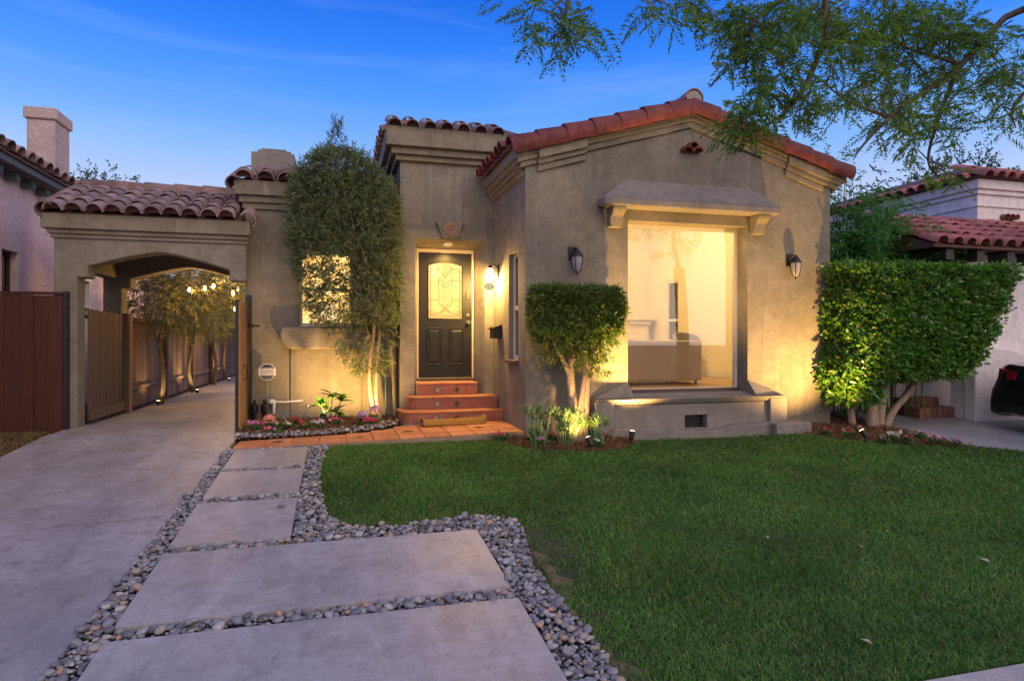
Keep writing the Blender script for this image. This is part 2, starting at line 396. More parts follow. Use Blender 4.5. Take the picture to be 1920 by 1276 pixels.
# ------------------------------------------------------------------ the ground, driveway, lawn, slabs, pebbles, walkway
def gzs(Y): return gz(max(Y, 1.0))
def sheet(pts, dz, thick=0.0):
    """polygon in plan laid on the sloping ground, split at the slope's breaks"""
    bm = bmesh.new(); vs = [bm.verts.new((x, y, 0)) for x, y in pts]; bm.faces.new(vs)
    for yb in (1.0, GY):
        bmesh.ops.bisect_plane(bm, geom=bm.verts[:] + bm.edges[:] + bm.faces[:], plane_co=(0, yb, 0), plane_no=(0, 1, 0))
    for v in bm.verts: v.co.z = gzs(v.co.y) + dz
    if thick:
        r = bmesh.ops.extrude_face_region(bm, geom=bm.faces[:])
        for e in r['geom']:
            if isinstance(e, bmesh.types.BMVert): e.co.z -= thick
    bmesh.ops.recalc_face_normals(bm, faces=bm.faces)
    return bm
def from_bm(name, bm, mat, parent=None, bevel=0):
    if bevel:
        ed = [e for e in bm.edges if len(e.link_faces) == 2 and e.calc_face_angle(0) > R(25)]
        bmesh.ops.bevel(bm, geom=ed, offset=bevel, segments=2, affect='EDGES')
    me = bpy.data.meshes.new(name); bm.to_mesh(me); bm.free()
    # make sure a sheet looks up
    if me.polygons and not bevel and all(abs(p.normal.z) > .9 for p in me.polygons) and me.polygons[0].normal.z < 0: me.flip_normals()
    g = org(parent)
    if parent and g.length: me.transform(Matrix.Translation(-g))
    return put(name, me, mat, parent)
gnd = tag(from_bm('ground', sheet([(-400, -200), (400, -200), (400, 600), (-400, 600)], -.06), 'soil'), kind='structure')
tag(from_bm('street', sheet([(-200, -14), (200, -14), (200, -1.5), (-200, -1.5)], -.055), pmat('asphalt', (.045, .045, .048), (.065, .065, .068), 8, .9, .4, 90)), kind='structure')
tag(from_bm('sidewalk', sheet([(-60, .9), (60, .9), (60, 2.46), (-60, 2.46)], .012, .1), 'walk', bevel=.008), kind='structure')
tag(from_bm('driveway', sheet([(-3.52, 2.47), (-1.345, 2.47), (-1.30, 6.0), (-1.24, 8.5), (-1.26, 9.0), (-1.30, 32), (-3.36, 32), (-3.36, 12.2), (-3.55, 9.85)], 0.0, .1), 'drive', bevel=.006), kind='structure')
tag(from_bm('neighbour_driveway', sheet([(7.95, 9.6), (7.83, 6.9), (8.0, 6.5), (8.5, 6.1), (9.6, 5.2), (10.6, 2.47), (16, 2.47), (16, 8.3), (9.9, 9.6)], -.008, .1), 'drive', bevel=.006), kind='structure')
# crack and score joints of the driveway, thin grooves filled with dirt
def groove(name, pts, w, parent):
    mb = MB(); n = len(pts); vs = []
    for i, p in enumerate(pts):
        a = Vector(pts[max(i - 1, 0)]); b = Vector(pts[min(i + 1, n - 1)]); t = (b - a).normalized(); s = Vector((-t.y, t.x)) * w * random.uniform(.5, 1.2) * .5
        vs += [(p[0] + s.x, p[1] + s.y, gzs(p[1]) + .004), (p[0] - s.x, p[1] - s.y, gzs(p[1]) + .004)]
    mb.add(vs, [(2 * i, 2 * i + 1, 2 * i + 3, 2 * i + 2) for i in range(n - 1)])
    return build(name, mb, 'soil', parent)
drv = bpy.data.objects['driveway']
ck = []
for i in range(19):
    t = i / 18; p = on_ground(97 + t * 214, 987 - 19 * t); ck.append((p.x, p.y + random.uniform(-.022, .022)))
groove('crack', ck, .008, drv)
ck = [(-3.45 + 2.15 * i / 14, 9.72 + random.uniform(-.008, .008)) for i in range(15)]
groove('joint', ck, .010, drv)

# stepping slabs in a bed of pebbles
SLABS = [(-1.15, -.35, 7.10, 7.95), (-1.155, -.35, 6.13, 6.99), (-1.165, -.345, 5.0, 5.97), (-1.165, 1.04, 3.86, 4.87), (-1.165, 1.045, 2.55, 3.71)]
RB = [(-.10, 7.99), (-.14, 7.75), (-.19, 7.2), (-.18, 6.5), (-.15, 5.95), (-.09, 5.5), (.03, 5.24), (.25, 5.13), (.47, 5.12), (.75, 5.17), (1.0, 5.22), (1.25, 5.20), (1.38, 5.08),
      (1.40, 4.85), (1.34, 4.5), (1.27, 4.15), (1.29, 3.7), (1.32, 3.3), (1.30, 2.9), (1.30, 2.47)]
bed_poly = [(-1.345, 2.47), (-1.30, 6.0), (-1.24, 8.03)] + RB
bed = tag(from_bm('pebble_bed', sheet(bed_poly, -.03), pmat('dark_bedding', (.03, .028, .03), (.06, .055, .05), 20, .95, .6, 80)), kind='structure')
for x0, x1, y0, y1 in SLABS:
    c = sheet([(x0, y0), (x1, y0), (x1, y1), (x0, y1)], .020, .07); from_bm('slab', c, 'slab', bed, bevel=.007)

PEB = [(.22, .23, .27), (.13, .145, .18), (.33, .33, .36), (.30, .27, .25), (.17, .18, .215), (.40, .38, .37), (.11, .12, .145), (.25, .255, .29), (.36, .28, .23), (.18, .165, .165), (.20, .21, .25), (.45, .27, .19)]
def pebmat(name, obj):
    m, nt, b = _mat(name); b.inputs['Roughness'].default_value = .5; b.inputs['Specular IOR Level'].default_value = .4
    r = N(nt, 'ShaderNodeValToRGB'); e = r.color_ramp; e.interpolation = 'CONSTANT'
    while len(e.elements) < len(PEB): e.elements.new(.5)
    ws = [1, 1, 1, .7, 1, .45, 1, 1, .35, .8, 1, .12]; acc = 0
    for x, c, w in zip(e.elements, PEB, ws): x.position = acc / sum(ws); x.color = (*c, 1); acc += w
    src = N(nt, 'ShaderNodeObjectInfo').outputs['Random'] if obj else N(nt, 'ShaderNodeNewGeometry').outputs['Random Per Island']
    nt.links.new(src, r.inputs[0])
    c = mixc(nt, 1.0, r.outputs[0], rng(nt, noise(nt, pos(nt), 70, 4), .3, .7, .82, 1.16), 'MULTIPLY')
    nt.links.new(c, b.inputs['Base Color']); bump(nt, b, noise(nt, pos(nt), 260, 3), .15, .003); return m
MT['pebble'] = pebmat('river_pebble', False); MT['pebble1'] = pebmat('single_river_pebble', True)
def pebble_shape(k):
    bm = bmesh.new(); bmesh.ops.create_icosphere(bm, subdivisions=2, radius=1)
    r = np.random.default_rng(50 + k); ax = r.normal(size=(4, 3))
    for v in bm.verts:
        d = v.co.normalized(); s = 1 + .10 * sum(math.sin(2.1 * d.dot(Vector(a)) + i) for i, a in enumerate(ax)) * .5
        v.co = d * s
    V = np.array([v.co[:] for v in bm.verts]); Fc = np.array([[v.index for v in f.verts] for f in bm.faces]); bm.free(); return V, Fc
PSH = [pebble_shape(k) for k in range(6)]
def scatter(poly, n, rmin, holes=(), grid=None):
    """dart throwing with a hash grid; returns accepted points and sizes"""
    xs = [p[0] for p in poly]; ys = [p[1] for p in poly]
    P = np.column_stack([RNG.uniform(min(xs), max(xs), n), RNG.uniform(min(ys), max(ys), n)])
    ok = inpoly(P, poly)
    for x0, x1, y0, y1 in holes: ok &= ~((P[:, 0] > x0 - .012) & (P[:, 0] < x1 + .012) & (P[:, 1] > y0 - .012) & (P[:, 1] < y1 + .012))
    P = P[ok]; G = {}; out = []; cs = .06
    for x, y in P:
        r = rmin * random.choice((.52, .62, .75, .9, 1, 1.1, 1.3, 1.5)); i, j = int(math.floor(x / cs)), int(math.floor(y / cs)); good = True
        for a in (-1, 0, 1):
            for b in (-1, 0, 1):
                for (u, w, q) in G.get((i + a, j + b), ()):
                    if (u - x) ** 2 + (w - y) ** 2 < ((r + q) * .76) ** 2: good = False; break
                if not good: break
            if not good: break
        if good: G.setdefault((i, j), []).append((x, y, r)); out.append((x, y, r))
    return out
def pebbles(pts, parent, base=-.03, singles=0, name='loose_pebbles'):
    pts = sorted(pts, key=lambda p: (p[0] ** 2 + p[1] ** 2) / p[2] ** 2); shp = {}
    parts = []
    for i, (x, y, r) in enumerate(pts):
        k = i % 6; a = random.uniform(0, 6.28); sx, sy, sz = r * random.uniform(1.0, 1.35), r * random.uniform(.8, 1.0), r * random.uniform(.5, .75)
        z = gzs(y) + base + sz * random.uniform(.75, 1.35) + random.choice((0, 0, .010, .018)); rot = Euler((random.uniform(-.45, .45), random.uniform(-.45, .45), a))
        if i < singles:
            if k not in shp:
                mb = MB(); mb.add([tuple(v) for v in PSH[k][0]], [tuple(int(q) for q in f) for f in PSH[k][1]])
                shp[k] = mesh_of('pebble', mb); smooth(shp[k])
            put('pebble', shp[k], 'pebble1', parent, (x, y, z), rot, (sx, sy, sz))
        else:
            V, Fc = PSH[k]; M = np.array(rot.to_matrix()); parts.append(((V * [sx, sy, sz]) @ M.T + [x, y, z], Fc))
    if parts:
        V, Fc = join(parts); tag(built(name, V, Fc, 'pebble', parent, True), kind='stuff')
pp = scatter(bed_poly, 150000, .0195, SLABS)
pp += [(x, y, r * .8) for x, y, r in scatter(bed_poly, 9000, .027, SLABS)][:1500]
pebbles(pp, bed, -.018, 300)

# terracotta walkway: tiles laid on a thin concrete base, level at the steps and dipping to the driveway
def wz(X): return -.072 + .072 * min(1, max(0, (X + 1.2) / 3.5))
walkway = tag(thing('tile_walkway', None, None, (-1.2, 8.05, -.08)), kind='structure')
mb = MB()
back = [(-1.2, 8.62), (-.55, 8.66), (.10, 8.74), (.55, 8.95), (.78, 9.2)]
wp = [(-1.2, 8.045), (2.355, 8.045), (2.355, 9.3), (.85, 9.3)] + back[::-1]
n = len(wp); mb.add([(x, y, wz(x) - .008) for x, y in wp] + [(x, y, -.2) for x, y in wp], [tuple(range(n)), tuple(range(n, 2 * n))[::-1]] + [(i, n + i, n + (i + 1) % n, (i + 1) % n) for i in range(n)])
build('base', mb, 'grout', walkway)
TW = 3.55 / 11
def backY(x):
    for (a, b), (c, d) in zip(back, back[1:]):
        if a <= x <= c: return b + (d - b) * (x - a) / (c - a)
    return 9.3 if x > .78 else 8.62
deco_spots = {(1, 0), (4, 0), (6, 1), (9, 1)}
for i in range(11):
    for j in range(4):
        x0 = -1.2 + i * TW + .005; x1 = x0 + TW - .010; y0 = 8.04 + j * .312 + .005; y1 = y0 + .302
        b = min(backY(x0), backY(x1), 9.22)
        if y0 > b - .05: continue
        y1 = min(y1, b)
        mb = MB(); h = random.uniform(0, .003)
        q = [(x0, y0), (x1, y0), (x1, y1), (x0, y1)]
        mb.add([(x, y, wz(x) - .012) for x, y in q] + [(x, y, wz(x) + .005 + h) for x, y in q], [(3, 2, 1, 0), (4, 5, 6, 7), (0, 1, 5, 4), (1, 2, 6, 5), (2, 3, 7, 6), (3, 0, 4, 7)])
        build('tile', mb, 'terra', walkway, bevel=.003)
# small glazed accent tiles (a printed diamond pattern)
def deco_mat(name, cols):
    m, nt, b = _mat(name); b.inputs['Roughness'].default_value = .25
    tc = N(nt, 'ShaderNodeTexCoord').outputs['Object']
    sp = N(nt, 'ShaderNodeSeparateXYZ'); nt.links.new(tc, sp.inputs[0])
    def mth(op, a, bb=None):
        n_ = N(nt, 'ShaderNodeMath', operation=op)
        for k, v in enumerate((a, bb)):
            if v is None: continue
            if hasattr(v, 'is_linked'): nt.links.new(v, n_.inputs[k])
            else: n_.inputs[k].default_value = v
        return n_.outputs[0]
    ax, ay = mth('ABSOLUTE', sp.outputs[0]), mth('ABSOLUTE', sp.outputs[1])
    r2 = mth('SQRT', mth('ADD', mth('MULTIPLY', ax, ax), mth('MULTIPLY', ay, ay)))
    w = mth('SINE', mth('MULTIPLY', mth('ADD', ax, ay), 10.0)); w2 = mth('SINE', mth('MULTIPLY', r2, 11.0)); d = mth('ABSOLUTE', mth('SUBTRACT', ax, ay))
    c = mixc(nt, mth('GREATER_THAN', w, .1), cols[0], cols[1]); c = mixc(nt, mth('GREATER_THAN', w2, .45), c, cols[2]); c = mixc(nt, mth('LESS_THAN', d, .09), c, cols[3])
    nt.links.new(c, b.inputs['Base Color']); return m
DECO = [deco_mat('glazed_tile_blue', [(.55, .42, .28), (.02, .025, .05), (.03, .06, .12), (.45, .30, .18)]),
        deco_mat('glazed_tile_rust', [(.02, .02, .02), (.48, .30, .16), (.25, .06, .03), (.03, .025, .02)]),
        deco_mat('glazed_tile_cream', [(.04, .03, .03), (.60, .50, .34), (.35, .20, .08), (.50, .40, .28)])]
def deco_tile(c, nrm, up, size, k, parent, name='accent_tile'):
    """diamond plate of half-diagonal size, local x across, y up"""
    mb = MB(); n = 1.0; mb.prism([(n, 0), (0, n), (-n, 0), (0, -n)], 'z', -.03, .03)
    me = mesh_of(name, mb); me.materials.append(DECO[k]); z = Vector(nrm).normalized(); y = Vector(up).normalized(); x = y.cross(z)
    o = put(name, me, None, parent, c); o.rotation_euler = Matrix((x, y, z)).transposed().to_euler(); o.scale = (size, size, .06); return o
for i, j in ((1, 0), (4, 0), (6, 1), (9, 1)):
    x = -1.2 + (i + .5) * TW; y = 8.04 + (j + .5) * .312 + .1
    if i in (1, 4): y = 8.35
    deco_tile((x, y, wz(x) + .008), (0, 0, 1), (0, 1, 0), .085, (i + j) % 3, walkway)
# planting beds
BEDL = [(-1.235, 8.64), (-.55, 8.68), (.10, 8.76), (.55, 8.97), (.80, 9.22), (.87, 9.5), (.87, 10.19), (-1.30, 10.19), (-1.28, 9.5)]
BEDM = [tuple(on_ground(*p).xy) for p in ((928, 818), (960, 832), (1040, 842), (1110, 846), (1160, 842), (1195, 828))] + [(3.62, 8.05), (2.38, 8.05)]
BEDR = [(6.05, 7.68), (6.3, 7.45)] + [tuple(on_ground(*p).xy) for p in ((1560, 820), (1650, 828), (1740, 834), (1830, 838))] + [(7.88, 6.9), (7.98, 8.9), (7.2, 8.9), (7.17, 8.05), (6.2, 8.05)]
def mulch(name, poly, h, n):
    o = from_bm(name, sheet(poly, -.012), 'mulch'); tag(o, kind='structure')
    xs = [p[0] for p in poly]; ys = [p[1] for p in poly]
    P = np.column_stack([RNG.uniform(min(xs), max(xs), n), RNG.uniform(min(ys), max(ys), n)]); P = P[inpoly(P, poly)]
    z = np.array([gzs(y) for y in P[:, 1]]) + RNG.uniform(-.01, h, len(P))
    D = RNG.normal(size=(len(P), 3)) * [1, 1, .35]
    V, Fc = leaves(np.column_stack([P, z]), D, RNG.uniform(.02, .07, len(P)), RNG.uniform(.006, .02, len(P)))
    tag(built('bark_chips', V, Fc, 'bark', o), kind='stuff'); return o
bedl = mulch('mulch_bed', BEDL, .035, 9000); bedm = mulch('mulch_bed', BEDM, .035, 6000); bedr = mulch('mulch_bed', BEDR, .05, 12000)
# a line of pebbles between walkway and bed
edge = [(-1.24, 8.60), (-.55, 8.64), (.10, 8.72), (.55, 8.93), (.80, 9.2), (.84, 9.42), (.70, 9.42), (.40, 9.06), (.05, 8.9), (-.55, 8.82), (-1.26, 8.80)]
pebbles(scatter(edge, 30000, .026), bedl, -.005, 0)

# lawn: soil sheet plus blades
LAWN = [tuple(p) for p in RB[::-1]][1:] + [(-.11, 8.02)] + [(2.05, 8.02)] + BEDM[:6] + [(3.60, 7.66), (6.12, 7.60), (6.3, 7.44)] + BEDR[2:6] + [(7.83, 6.9), (8.0, 6.5), (8.5, 6.1), (9.6, 5.2), (10.6, 2.48), (1.31, 2.48)]
lawn = tag(from_bm('lawn', sheet(LAWN, -.02), pmat('lawn_thatch', (.035, .055, .022), (.06, .07, .03), 2.2, .95, .8, 40, .03, fine=.3)), kind='structure')
def grass(poly, dens_fn, h0, name, mat, parent, bare=None):
    xs = [p[0] for p in poly]; ys = [p[1] for p in poly]; Vs = []; n0 = 0; out = []
    for y0 in np.arange(min(ys), max(ys), .25):
        for x0 in np.arange(min(xs), max(xs), .5):
            n = int(dens_fn(math.hypot(x0 + .25, y0 + .12)) * .125)
            out.append(np.column_stack([RNG.uniform(x0, x0 + .5, n), RNG.uniform(y0, y0 + .25, n)]))
    P = np.concatenate(out); P = P[inpoly(P, poly)]
    cl = np.sin(P[:, 0] * 2.1 + np.sin(P[:, 1] * 1.7)) * np.sin(P[:, 1] * 2.6 + 1.3 * np.sin(P[:, 0] * 1.3)) + .6 * np.sin(P[:, 0] * 5.1 + 2) * np.sin(P[:, 1] * 6.3)
    keep = np.ones(len(P)); hh = 1 + .22 * cl
    if bare:
        for bx, by, br, bv in bare:
            k = np.exp(-((P[:, 0] - bx) ** 2 + (P[:, 1] - by) ** 2) / br ** 2) * bv; keep -= k; hh *= 1 - .5 * np.clip(k, 0, 1)
    m = RNG.random(len(P)) < keep; P = P[m]; hh = hh[m]; n = len(P)
    z = np.array([gzs(y) for y in P[:, 1]]) - .022
    dist = np.hypot(P[:, 0], P[:, 1])
    h = h0 * hh * RNG.uniform(.55, 1.25, n); w = np.maximum(.0055, dist * .00115) * RNG.uniform(.7, 1.25, n)
    a = RNG.uniform(0, 2 * np.pi, n); lean = RNG.uniform(.3, 1.5, n) * h; la = RNG.uniform(0, 2 * np.pi, n)
    sd_ = np.column_stack([np.cos(a), np.sin(a), 0 * a]) * w[:, None] * .5; ld = np.column_stack([np.cos(la), np.sin(la), 0 * a])
    B = np.column_stack([P, z]); Mi = B + ld * (lean * .35)[:, None]; Mi[:, 2] += h * .6; T = B + ld * lean[:, None]; T[:, 2] += h * RNG.uniform(.75, 1., n)
    V = np.stack([B - sd_, B + sd_, Mi + sd_ * .8, Mi - sd_ * .8, T], 1).reshape(-1, 3); b = np.arange(n)[:, None] * 5
    Fc = np.concatenate([b + np.array([0, 1, 2]), b + np.array([0, 2, 3]), b + np.array([3, 2, 4])])
    return tag(built(name, V, Fc, mat, parent), kind='stuff')
MT['grass'] = leafmat('grass_blade', [(.018, .08, .018), (.06, .21, .035), (.03, .13, .03), (.12, .31, .055), (.24, .29, .10), (.04, .16, .03), (.15, .33, .06), (.022, .10, .022), (.30, .26, .13)], .55, .3, .25, .32)
MT['dry'] = leafmat('dry_grass_blade', [(.16, .11, .05), (.24, .17, .08), (.10, .10, .03), (.20, .13, .06)], .8, .2)
MT['bare'] = pmat('bare_soil', (.13, .088, .06), (.20, .14, .10), 9, .95, .8, 50, .02, fine=.3)
bare = [(1.46, 4.80, .18, .8), (1.44, 4.4, .20, .8), (1.42, 4.0, .18, .75), (2.45, 7.5, .16, .6), (1.40, 3.45, .14, .6), (1.40, 2.95, .14, .55), (1.38, 2.6, .13, .55), (1.62, 4.6, .25, .35), (1.75, 4.15, .3, .3), (3.6, 4.0, .5, .25), (5.2, 5.6, .6, .25), (2.6, 6.2, .5, .2), (7.0, 4.6, .5, .25), (4.6, 3.0, .4, .2), (2.35, 7.35, .22, .55), (-.02, 7.6, .15, .6), (.0, 5.4, .1, .5), (4.7, 7.58, .7, .45), (8.0, 5.6, .3, .45), (5.9, 2.5, .25, .5)]
strip = [(x - .01, y) for x, y in RB[12:]]; strip += [(x + .09 + .05 * math.sin(y * 5.1) + .03 * math.sin(y * 11.7 + 1) + .025 * math.sin(y * 31), y + .02) for x, y in [(1.30, 2.47 + .05 * k) for k in range(52)]]
from_bm('bare_strip', sheet(strip, -.014), 'bare', lawn)
grass(LAWN, lambda d: 11000 * min(1, (4.2 / max(d, 3)) ** 1.1), .042, 'grass_blades', 'grass', lawn, bare)
# a few fallen leaves and petals on the lawn
for k, (px, py, cols, L) in enumerate([(1442, 1014, (.75, .72, .72), .035), (1857, 1060, (.55, .48, .38), .09), (1617, 1032, (.5, .36, .22), .05), (1665, 1002, (.6, .6, .6), .03), (686, 964, (.25, .18, .5), .025), (640, 950, (.3, .34, .3), .04), (1637, 1215, (.5, .42, .28), .07)]):
    p = on_ground(px, py); mt = pmat('fallen_leaf_tone_%d' % k, cols, None, rough=.7)
    mb = MB(); a = random.uniform(0, 3); mb.add([(0, 0, 0), (L * .5, L * .28, .012), (L, 0, .003), (L * .5, -L * .28, .010), (L * .5, 0, -.004)], [(0, 4, 1), (1, 4, 2), (2, 4, 3), (3, 4, 0)])
    put('fallen_leaf', mesh_of('fallen_leaf', mb), mt, lawn, (p.x, p.y, p.z + .022), (0, 0, a))
# dry strip beside the driveway
DRY = [(-3.56, 2.5), (-3.54, 8.0), (-3.60, 9.6), (-9, 9.6), (-9, 2.5)]
dry = tag(from_bm('verge', sheet(DRY, -.02), pmat('dry_soil', (.07, .048, .03), (.12, .085, .05), 3, .95, .8, 40, .03, fine=.3)), kind='structure')
grass(DRY, lambda d: 2600 if d > 7 else 900, .06, 'dry_grass', 'dry', dry)
p = on_ground(522, 955); 

# ------------------------------------------------------------------ the house
def barrel(L, r0, r1, t=.014, arc=180, n=8, name='tile'):
    mb = MB(); vs = []
    for y, r in ((0, r0), (L, r1)):
        for rr in (r, r - t):
            for k in range(n + 1):
                a = R(90 + arc / 2) - R(arc) * k / n; vs.append((rr * math.cos(a), y, rr * math.sin(a)))
    m = n + 1; fs = []
    for k in range(n):
        fs += [(k, k + 1, 2 * m + k + 1, 2 * m + k), (m + k + 1, m + k, 3 * m + k, 3 * m + k + 1), (k + 1, k, m + k, m + k + 1), (2 * m + k, 2 * m + k + 1, 3 * m + k + 1, 3 * m + k)]
    fs += [(0, 2 * m, 3 * m, m), (n, m + n, 3 * m + n, 2 * m + n)]
    mb.add(vs, fs); me = mesh_of(name, mb); smooth(me, 50); return me
def tmat(up_dir, lean=0.):
    """matrix whose local y runs along up_dir, local z stays as close to world up as it can, leaned about the axis"""
    y = Vector(up_dir).normalized(); x = y.cross(Vector((0, 0, 1))).normalized(); z = x.cross(y)
    M = Matrix((x, y, z)).transposed(); return (M @ Matrix.Rotation(lean, 3, 'Y')).to_euler()
PLUG = None
def tile_field(me, mat, parent, p0, across, n_col, up, n_row, step, jit=.012, name='tile', tilt=.03, r=.10):
    global PLUG
    if PLUG is None: PLUG = mesh_of('mortar_plug', MB().prism([(math.cos(R(180) * k / 10), math.sin(R(180) * k / 10)) for k in range(11)], 'y', 0, 1)); PLUG.materials.append(MT['deck'])
    """columns of cover tiles from the eave point p0: across = column offset vector, up = slope direction"""
    across, u = Vector(across), Vector(up).normalized(); nrm = across.normalized().cross(u); nrm = nrm if nrm.z > 0 else -nrm
    e = tmat(u)
    for i in range(n_col):
        put('mortar_plug', PLUG, None, parent, Vector(p0) + across * i + u * .10 + nrm * .003, e, (r, .03, r))
        for j in range(n_row):
            p = Vector(p0) + across * i + u * (step * j) + nrm * (.004 * (j % 2))
            d = (u - nrm * (-tilt)).normalized() if False else (u - nrm * tilt).normalized()
            ee = tmat(d); ee.rotate_axis('Z', random.uniform(-jit, jit) * 2)
            put(name, me, mat, parent, p + nrm * tilt * step * .6 + Vector((random.uniform(-jit, jit), 0, random.uniform(-jit, jit) * .5)) * .6, ee)

house = thing('house', 'taupe stucco Spanish style house with red clay roof tiles and glowing picture window', 'house', (4.76, 8.06, 0))
GX, GA, GSL = 4.78, 4.43, .29
def zr(x): return GA - GSL * abs(x - GX)
def zt(x): return zr(x) + .03
WL, WR = 2.365, 7.15
OX0, OX1, OZ0, OZ1 = 3.83, 5.72, .45, 2.84
# gable front wall round the picture window
gw = MB()
gw.prism([(WL, -.3), (OX0, -.3), (OX0, zt(OX0)), (WL, zt(WL))], 'y', 8.06, 8.36)
gw.prism([(OX1, -.3), (WR, -.3), (WR, zt(WR)), (OX1, zt(OX1))], 'y', 8.06, 8.36)
gw.prism([(OX0, OZ1), (OX1, OZ1), (OX1, zt(OX1)), (GX, zt(GX)), (OX0, zt(OX0))], 'y', 8.06, 8.36)
gw.prism([(OX0, -.3), (OX1, -.3), (OX1, OZ0), (OX0, OZ0)], 'y', 8.06, 8.36)
build('gable_wall', gw, 'stucco', house)
# side walls of the gable wing
sw = MB(); sy0, sy1, sz0, sz1 = 8.42, 8.90, .92, 2.42
sw.box(WL, 2.60, 8.36, sy0, -.3, 3.7); sw.box(WL, 2.60, sy1, 13.6, -.3, 3.7); sw.box(WL, 2.60, sy0, sy1, -.3, sz0); sw.box(WL, 2.60, sy0, sy1, sz1, 3.7)
build('side_wall', sw, 'stucco', house)
sw = MB(); sw.box(6.95, WR, 8.36, 12.1, -.3, 3.7); sw.box(6.95, WR, 12.62, 13.6, -.3, 3.7); sw.box(6.95, WR, 12.1, 12.62, -.3, 1.15); sw.box(6.95, WR, 12.1, 12.62, 2.48, 3.7)
sw.box(2.60, 6.95, 13.4, 13.6, -.3, 4.2)
build('back_wall', sw, 'stucco', house)
# low stucco wing wall running back from the right corner
build('garden_wall', MB().prism([(8.3, -.2), (11.5, -.2), (11.5, 1.75), (9.3, 1.95), (8.9, 2.25), (8.55, 2.42), (8.3, 2.48)], 'x', WR, 7.34), 'stucco', house)

# rake cornice: stepped bands that jog down and up again
def rake(name, x0, x1, a, b, y0, parent=house, mat='stucco_trim'):
    xs = [x0] + ([GX] if x0 < GX < x1 else []) + [x1]
    poly = [(x, zr(x) + a) for x in xs] + [(x, zr(x) + b) for x in xs[::-1]]
    return build(name, MB().prism(poly, 'y', y0, 8.10), mat, parent, bevel=.006)
rc = build('rake_fascia', MB().prism([(2.2, zr(2.2) + .02), (GX, zr(GX) + .02), (7.36, zr(7.36) + .02), (7.36, zr(7.36) - .13), (GX, zr(GX) - .09), (2.2, zr(2.2) - .13)], 'y', 7.96, 8.08), 'stucco_trim', house, bevel=.006)
for x0, x1, sh in ((3.2, 6.34, 0), (2.52, 3.2, -.115), (6.34, 7.0, -.115)):
    if sh: rake('rake_fascia', x0, x1, -.08, -.21, 7.94)
    rake('rake_moulding', x0 - (.03 if sh == 0 else 0), x1 + (.03 if sh == 0 else 0), -.085 + sh, -.165 + sh, 7.985)
    rake('rake_moulding', x0, x1, -.165 + sh, -.25 + sh, 8.02)
for x0, x1 in ((2.24, 2.515), (7.005, 7.30)):
    rake('rake_moulding', x0, x1, -.125, -.19, 7.985); rake('rake_moulding', x0 + .05 * (x0 < 3), x1 - .05 * (x0 > 3), -.19, -.26, 8.02)
# eave cornice on both flanks
for i, (z0, z1, pr) in enumerate(((3.56, 3.70, .17), (3.495, 3.56, .13), (3.43, 3.495, .085), (3.37, 3.43, .045))):
    build('eave_moulding', MB().box(WL - pr, WL + .02, 8.11, 9.84, z0, z1), 'stucco_trim', house, bevel=.006)
    build('eave_moulding', MB().box(WR - .02, WR + pr + .02, 8.11, 13.5, z0, z1), 'stucco_trim', house, bevel=.006)
# gable roof
roof = MB()
def slab(pts, th):
    n = len(pts); roof.add([(x, y, z) for x, y, z in pts] + [(x, y, z - th) for x, y, z in pts], [tuple(range(n)), tuple(range(n, 2 * n))[::-1]] + [(i, n + i, n + (i + 1) % n, (i + 1) % n) for i in range(n)])
slab([(2.14, 7.98, zr(2.14) + .07), (GX, 7.98, zr(GX) + .07), (GX, 9.6, zr(GX) + .07), (2.14, 9.6, zr(2.14) + .07)], .04)
slab([(2.38, 9.6, zr(2.38) + .07), (GX, 9.6, zr(GX) + .07), (GX, 13.7, zr(GX) + .07), (2.38, 13.7, zr(2.38) + .07)], .04)
slab([(GX, 7.98, zr(GX) + .07), (7.42, 7.98, zr(7.42) + .07), (7.42, 13.7, zr(7.42) + .07), (GX, 13.7, zr(GX) + .07)], .04)
groof = build('roof', roof, 'deck', house)
tl = math.atan(GSL)
rakeM = barrel(.44, .150, .138, .018, 200, 10); fieldM = barrel(.42, .105, .085, .014, 180, 8); ridgeM = barrel(.46, .14, .125, .018, 190, 10)
nrk = 7; step = (GX - 2.13) / math.cos(tl) / nrk
for sgn in (1, -1):
    x0 = 2.13 if sgn > 0 else 7.43
    for k in range(nrk):
        s = step * k; d = Vector((sgn * math.cos(tl), 0, math.sin(tl)))
        p = Vector((x0, 8.00, zr(x0) + .02)) + d * s
        d2 = (d - Vector((0, 0, .045))).normalized()
        put('rake_tile', rakeM, 'tile_red', groof, p + Vector((0, random.uniform(-.004, .004), random.uniform(0, .006))), tmat(d2, R(34) * sgn))
# ridge caps and the mortared end
for k in range(9): put('ridge_tile', ridgeM, 'tile', groof, (GX, 7.92 + k * .42, GA + .13), tmat((0, 1, -.02)))
build('ridge_end', MB().lathe([(.118, 0), (.118, .02)], (0, 0, 0), 14).xf(Matrix.Translation((GX, 7.955, GA + .12)) @ Matrix.Rotation(R(90), 4, 'X')), 'mortar', groof)
tile_field(fieldM, 'tile_red', groof, (2.08, 8.28, zr(2.08) + .085), (0, .235, 0), 7, (1, 0, GSL), 6, .38)
tile_field(fieldM, 'tile', groof, (7.47, 8.28, zr(7.47) + .085), (0, .235, 0), 3, (-1, 0, GSL), 6, .38)
# attic vent of three tile ends
ventM = barrel(.16, .075, .075, .014, 180, 8)
for k, (dx, dz) in enumerate(((-.085, 0), (.075, 0), (0, .062))):
    put('vent_tile', ventM, 'tile_red', house, (4.79 + dx, 7.95, 3.83 + dz), tmat((0, 1, .12)))
build('vent_hole', MB().box(4.66, 4.92, 8.045, 8.056, 3.83, 3.89), 'deck', house)

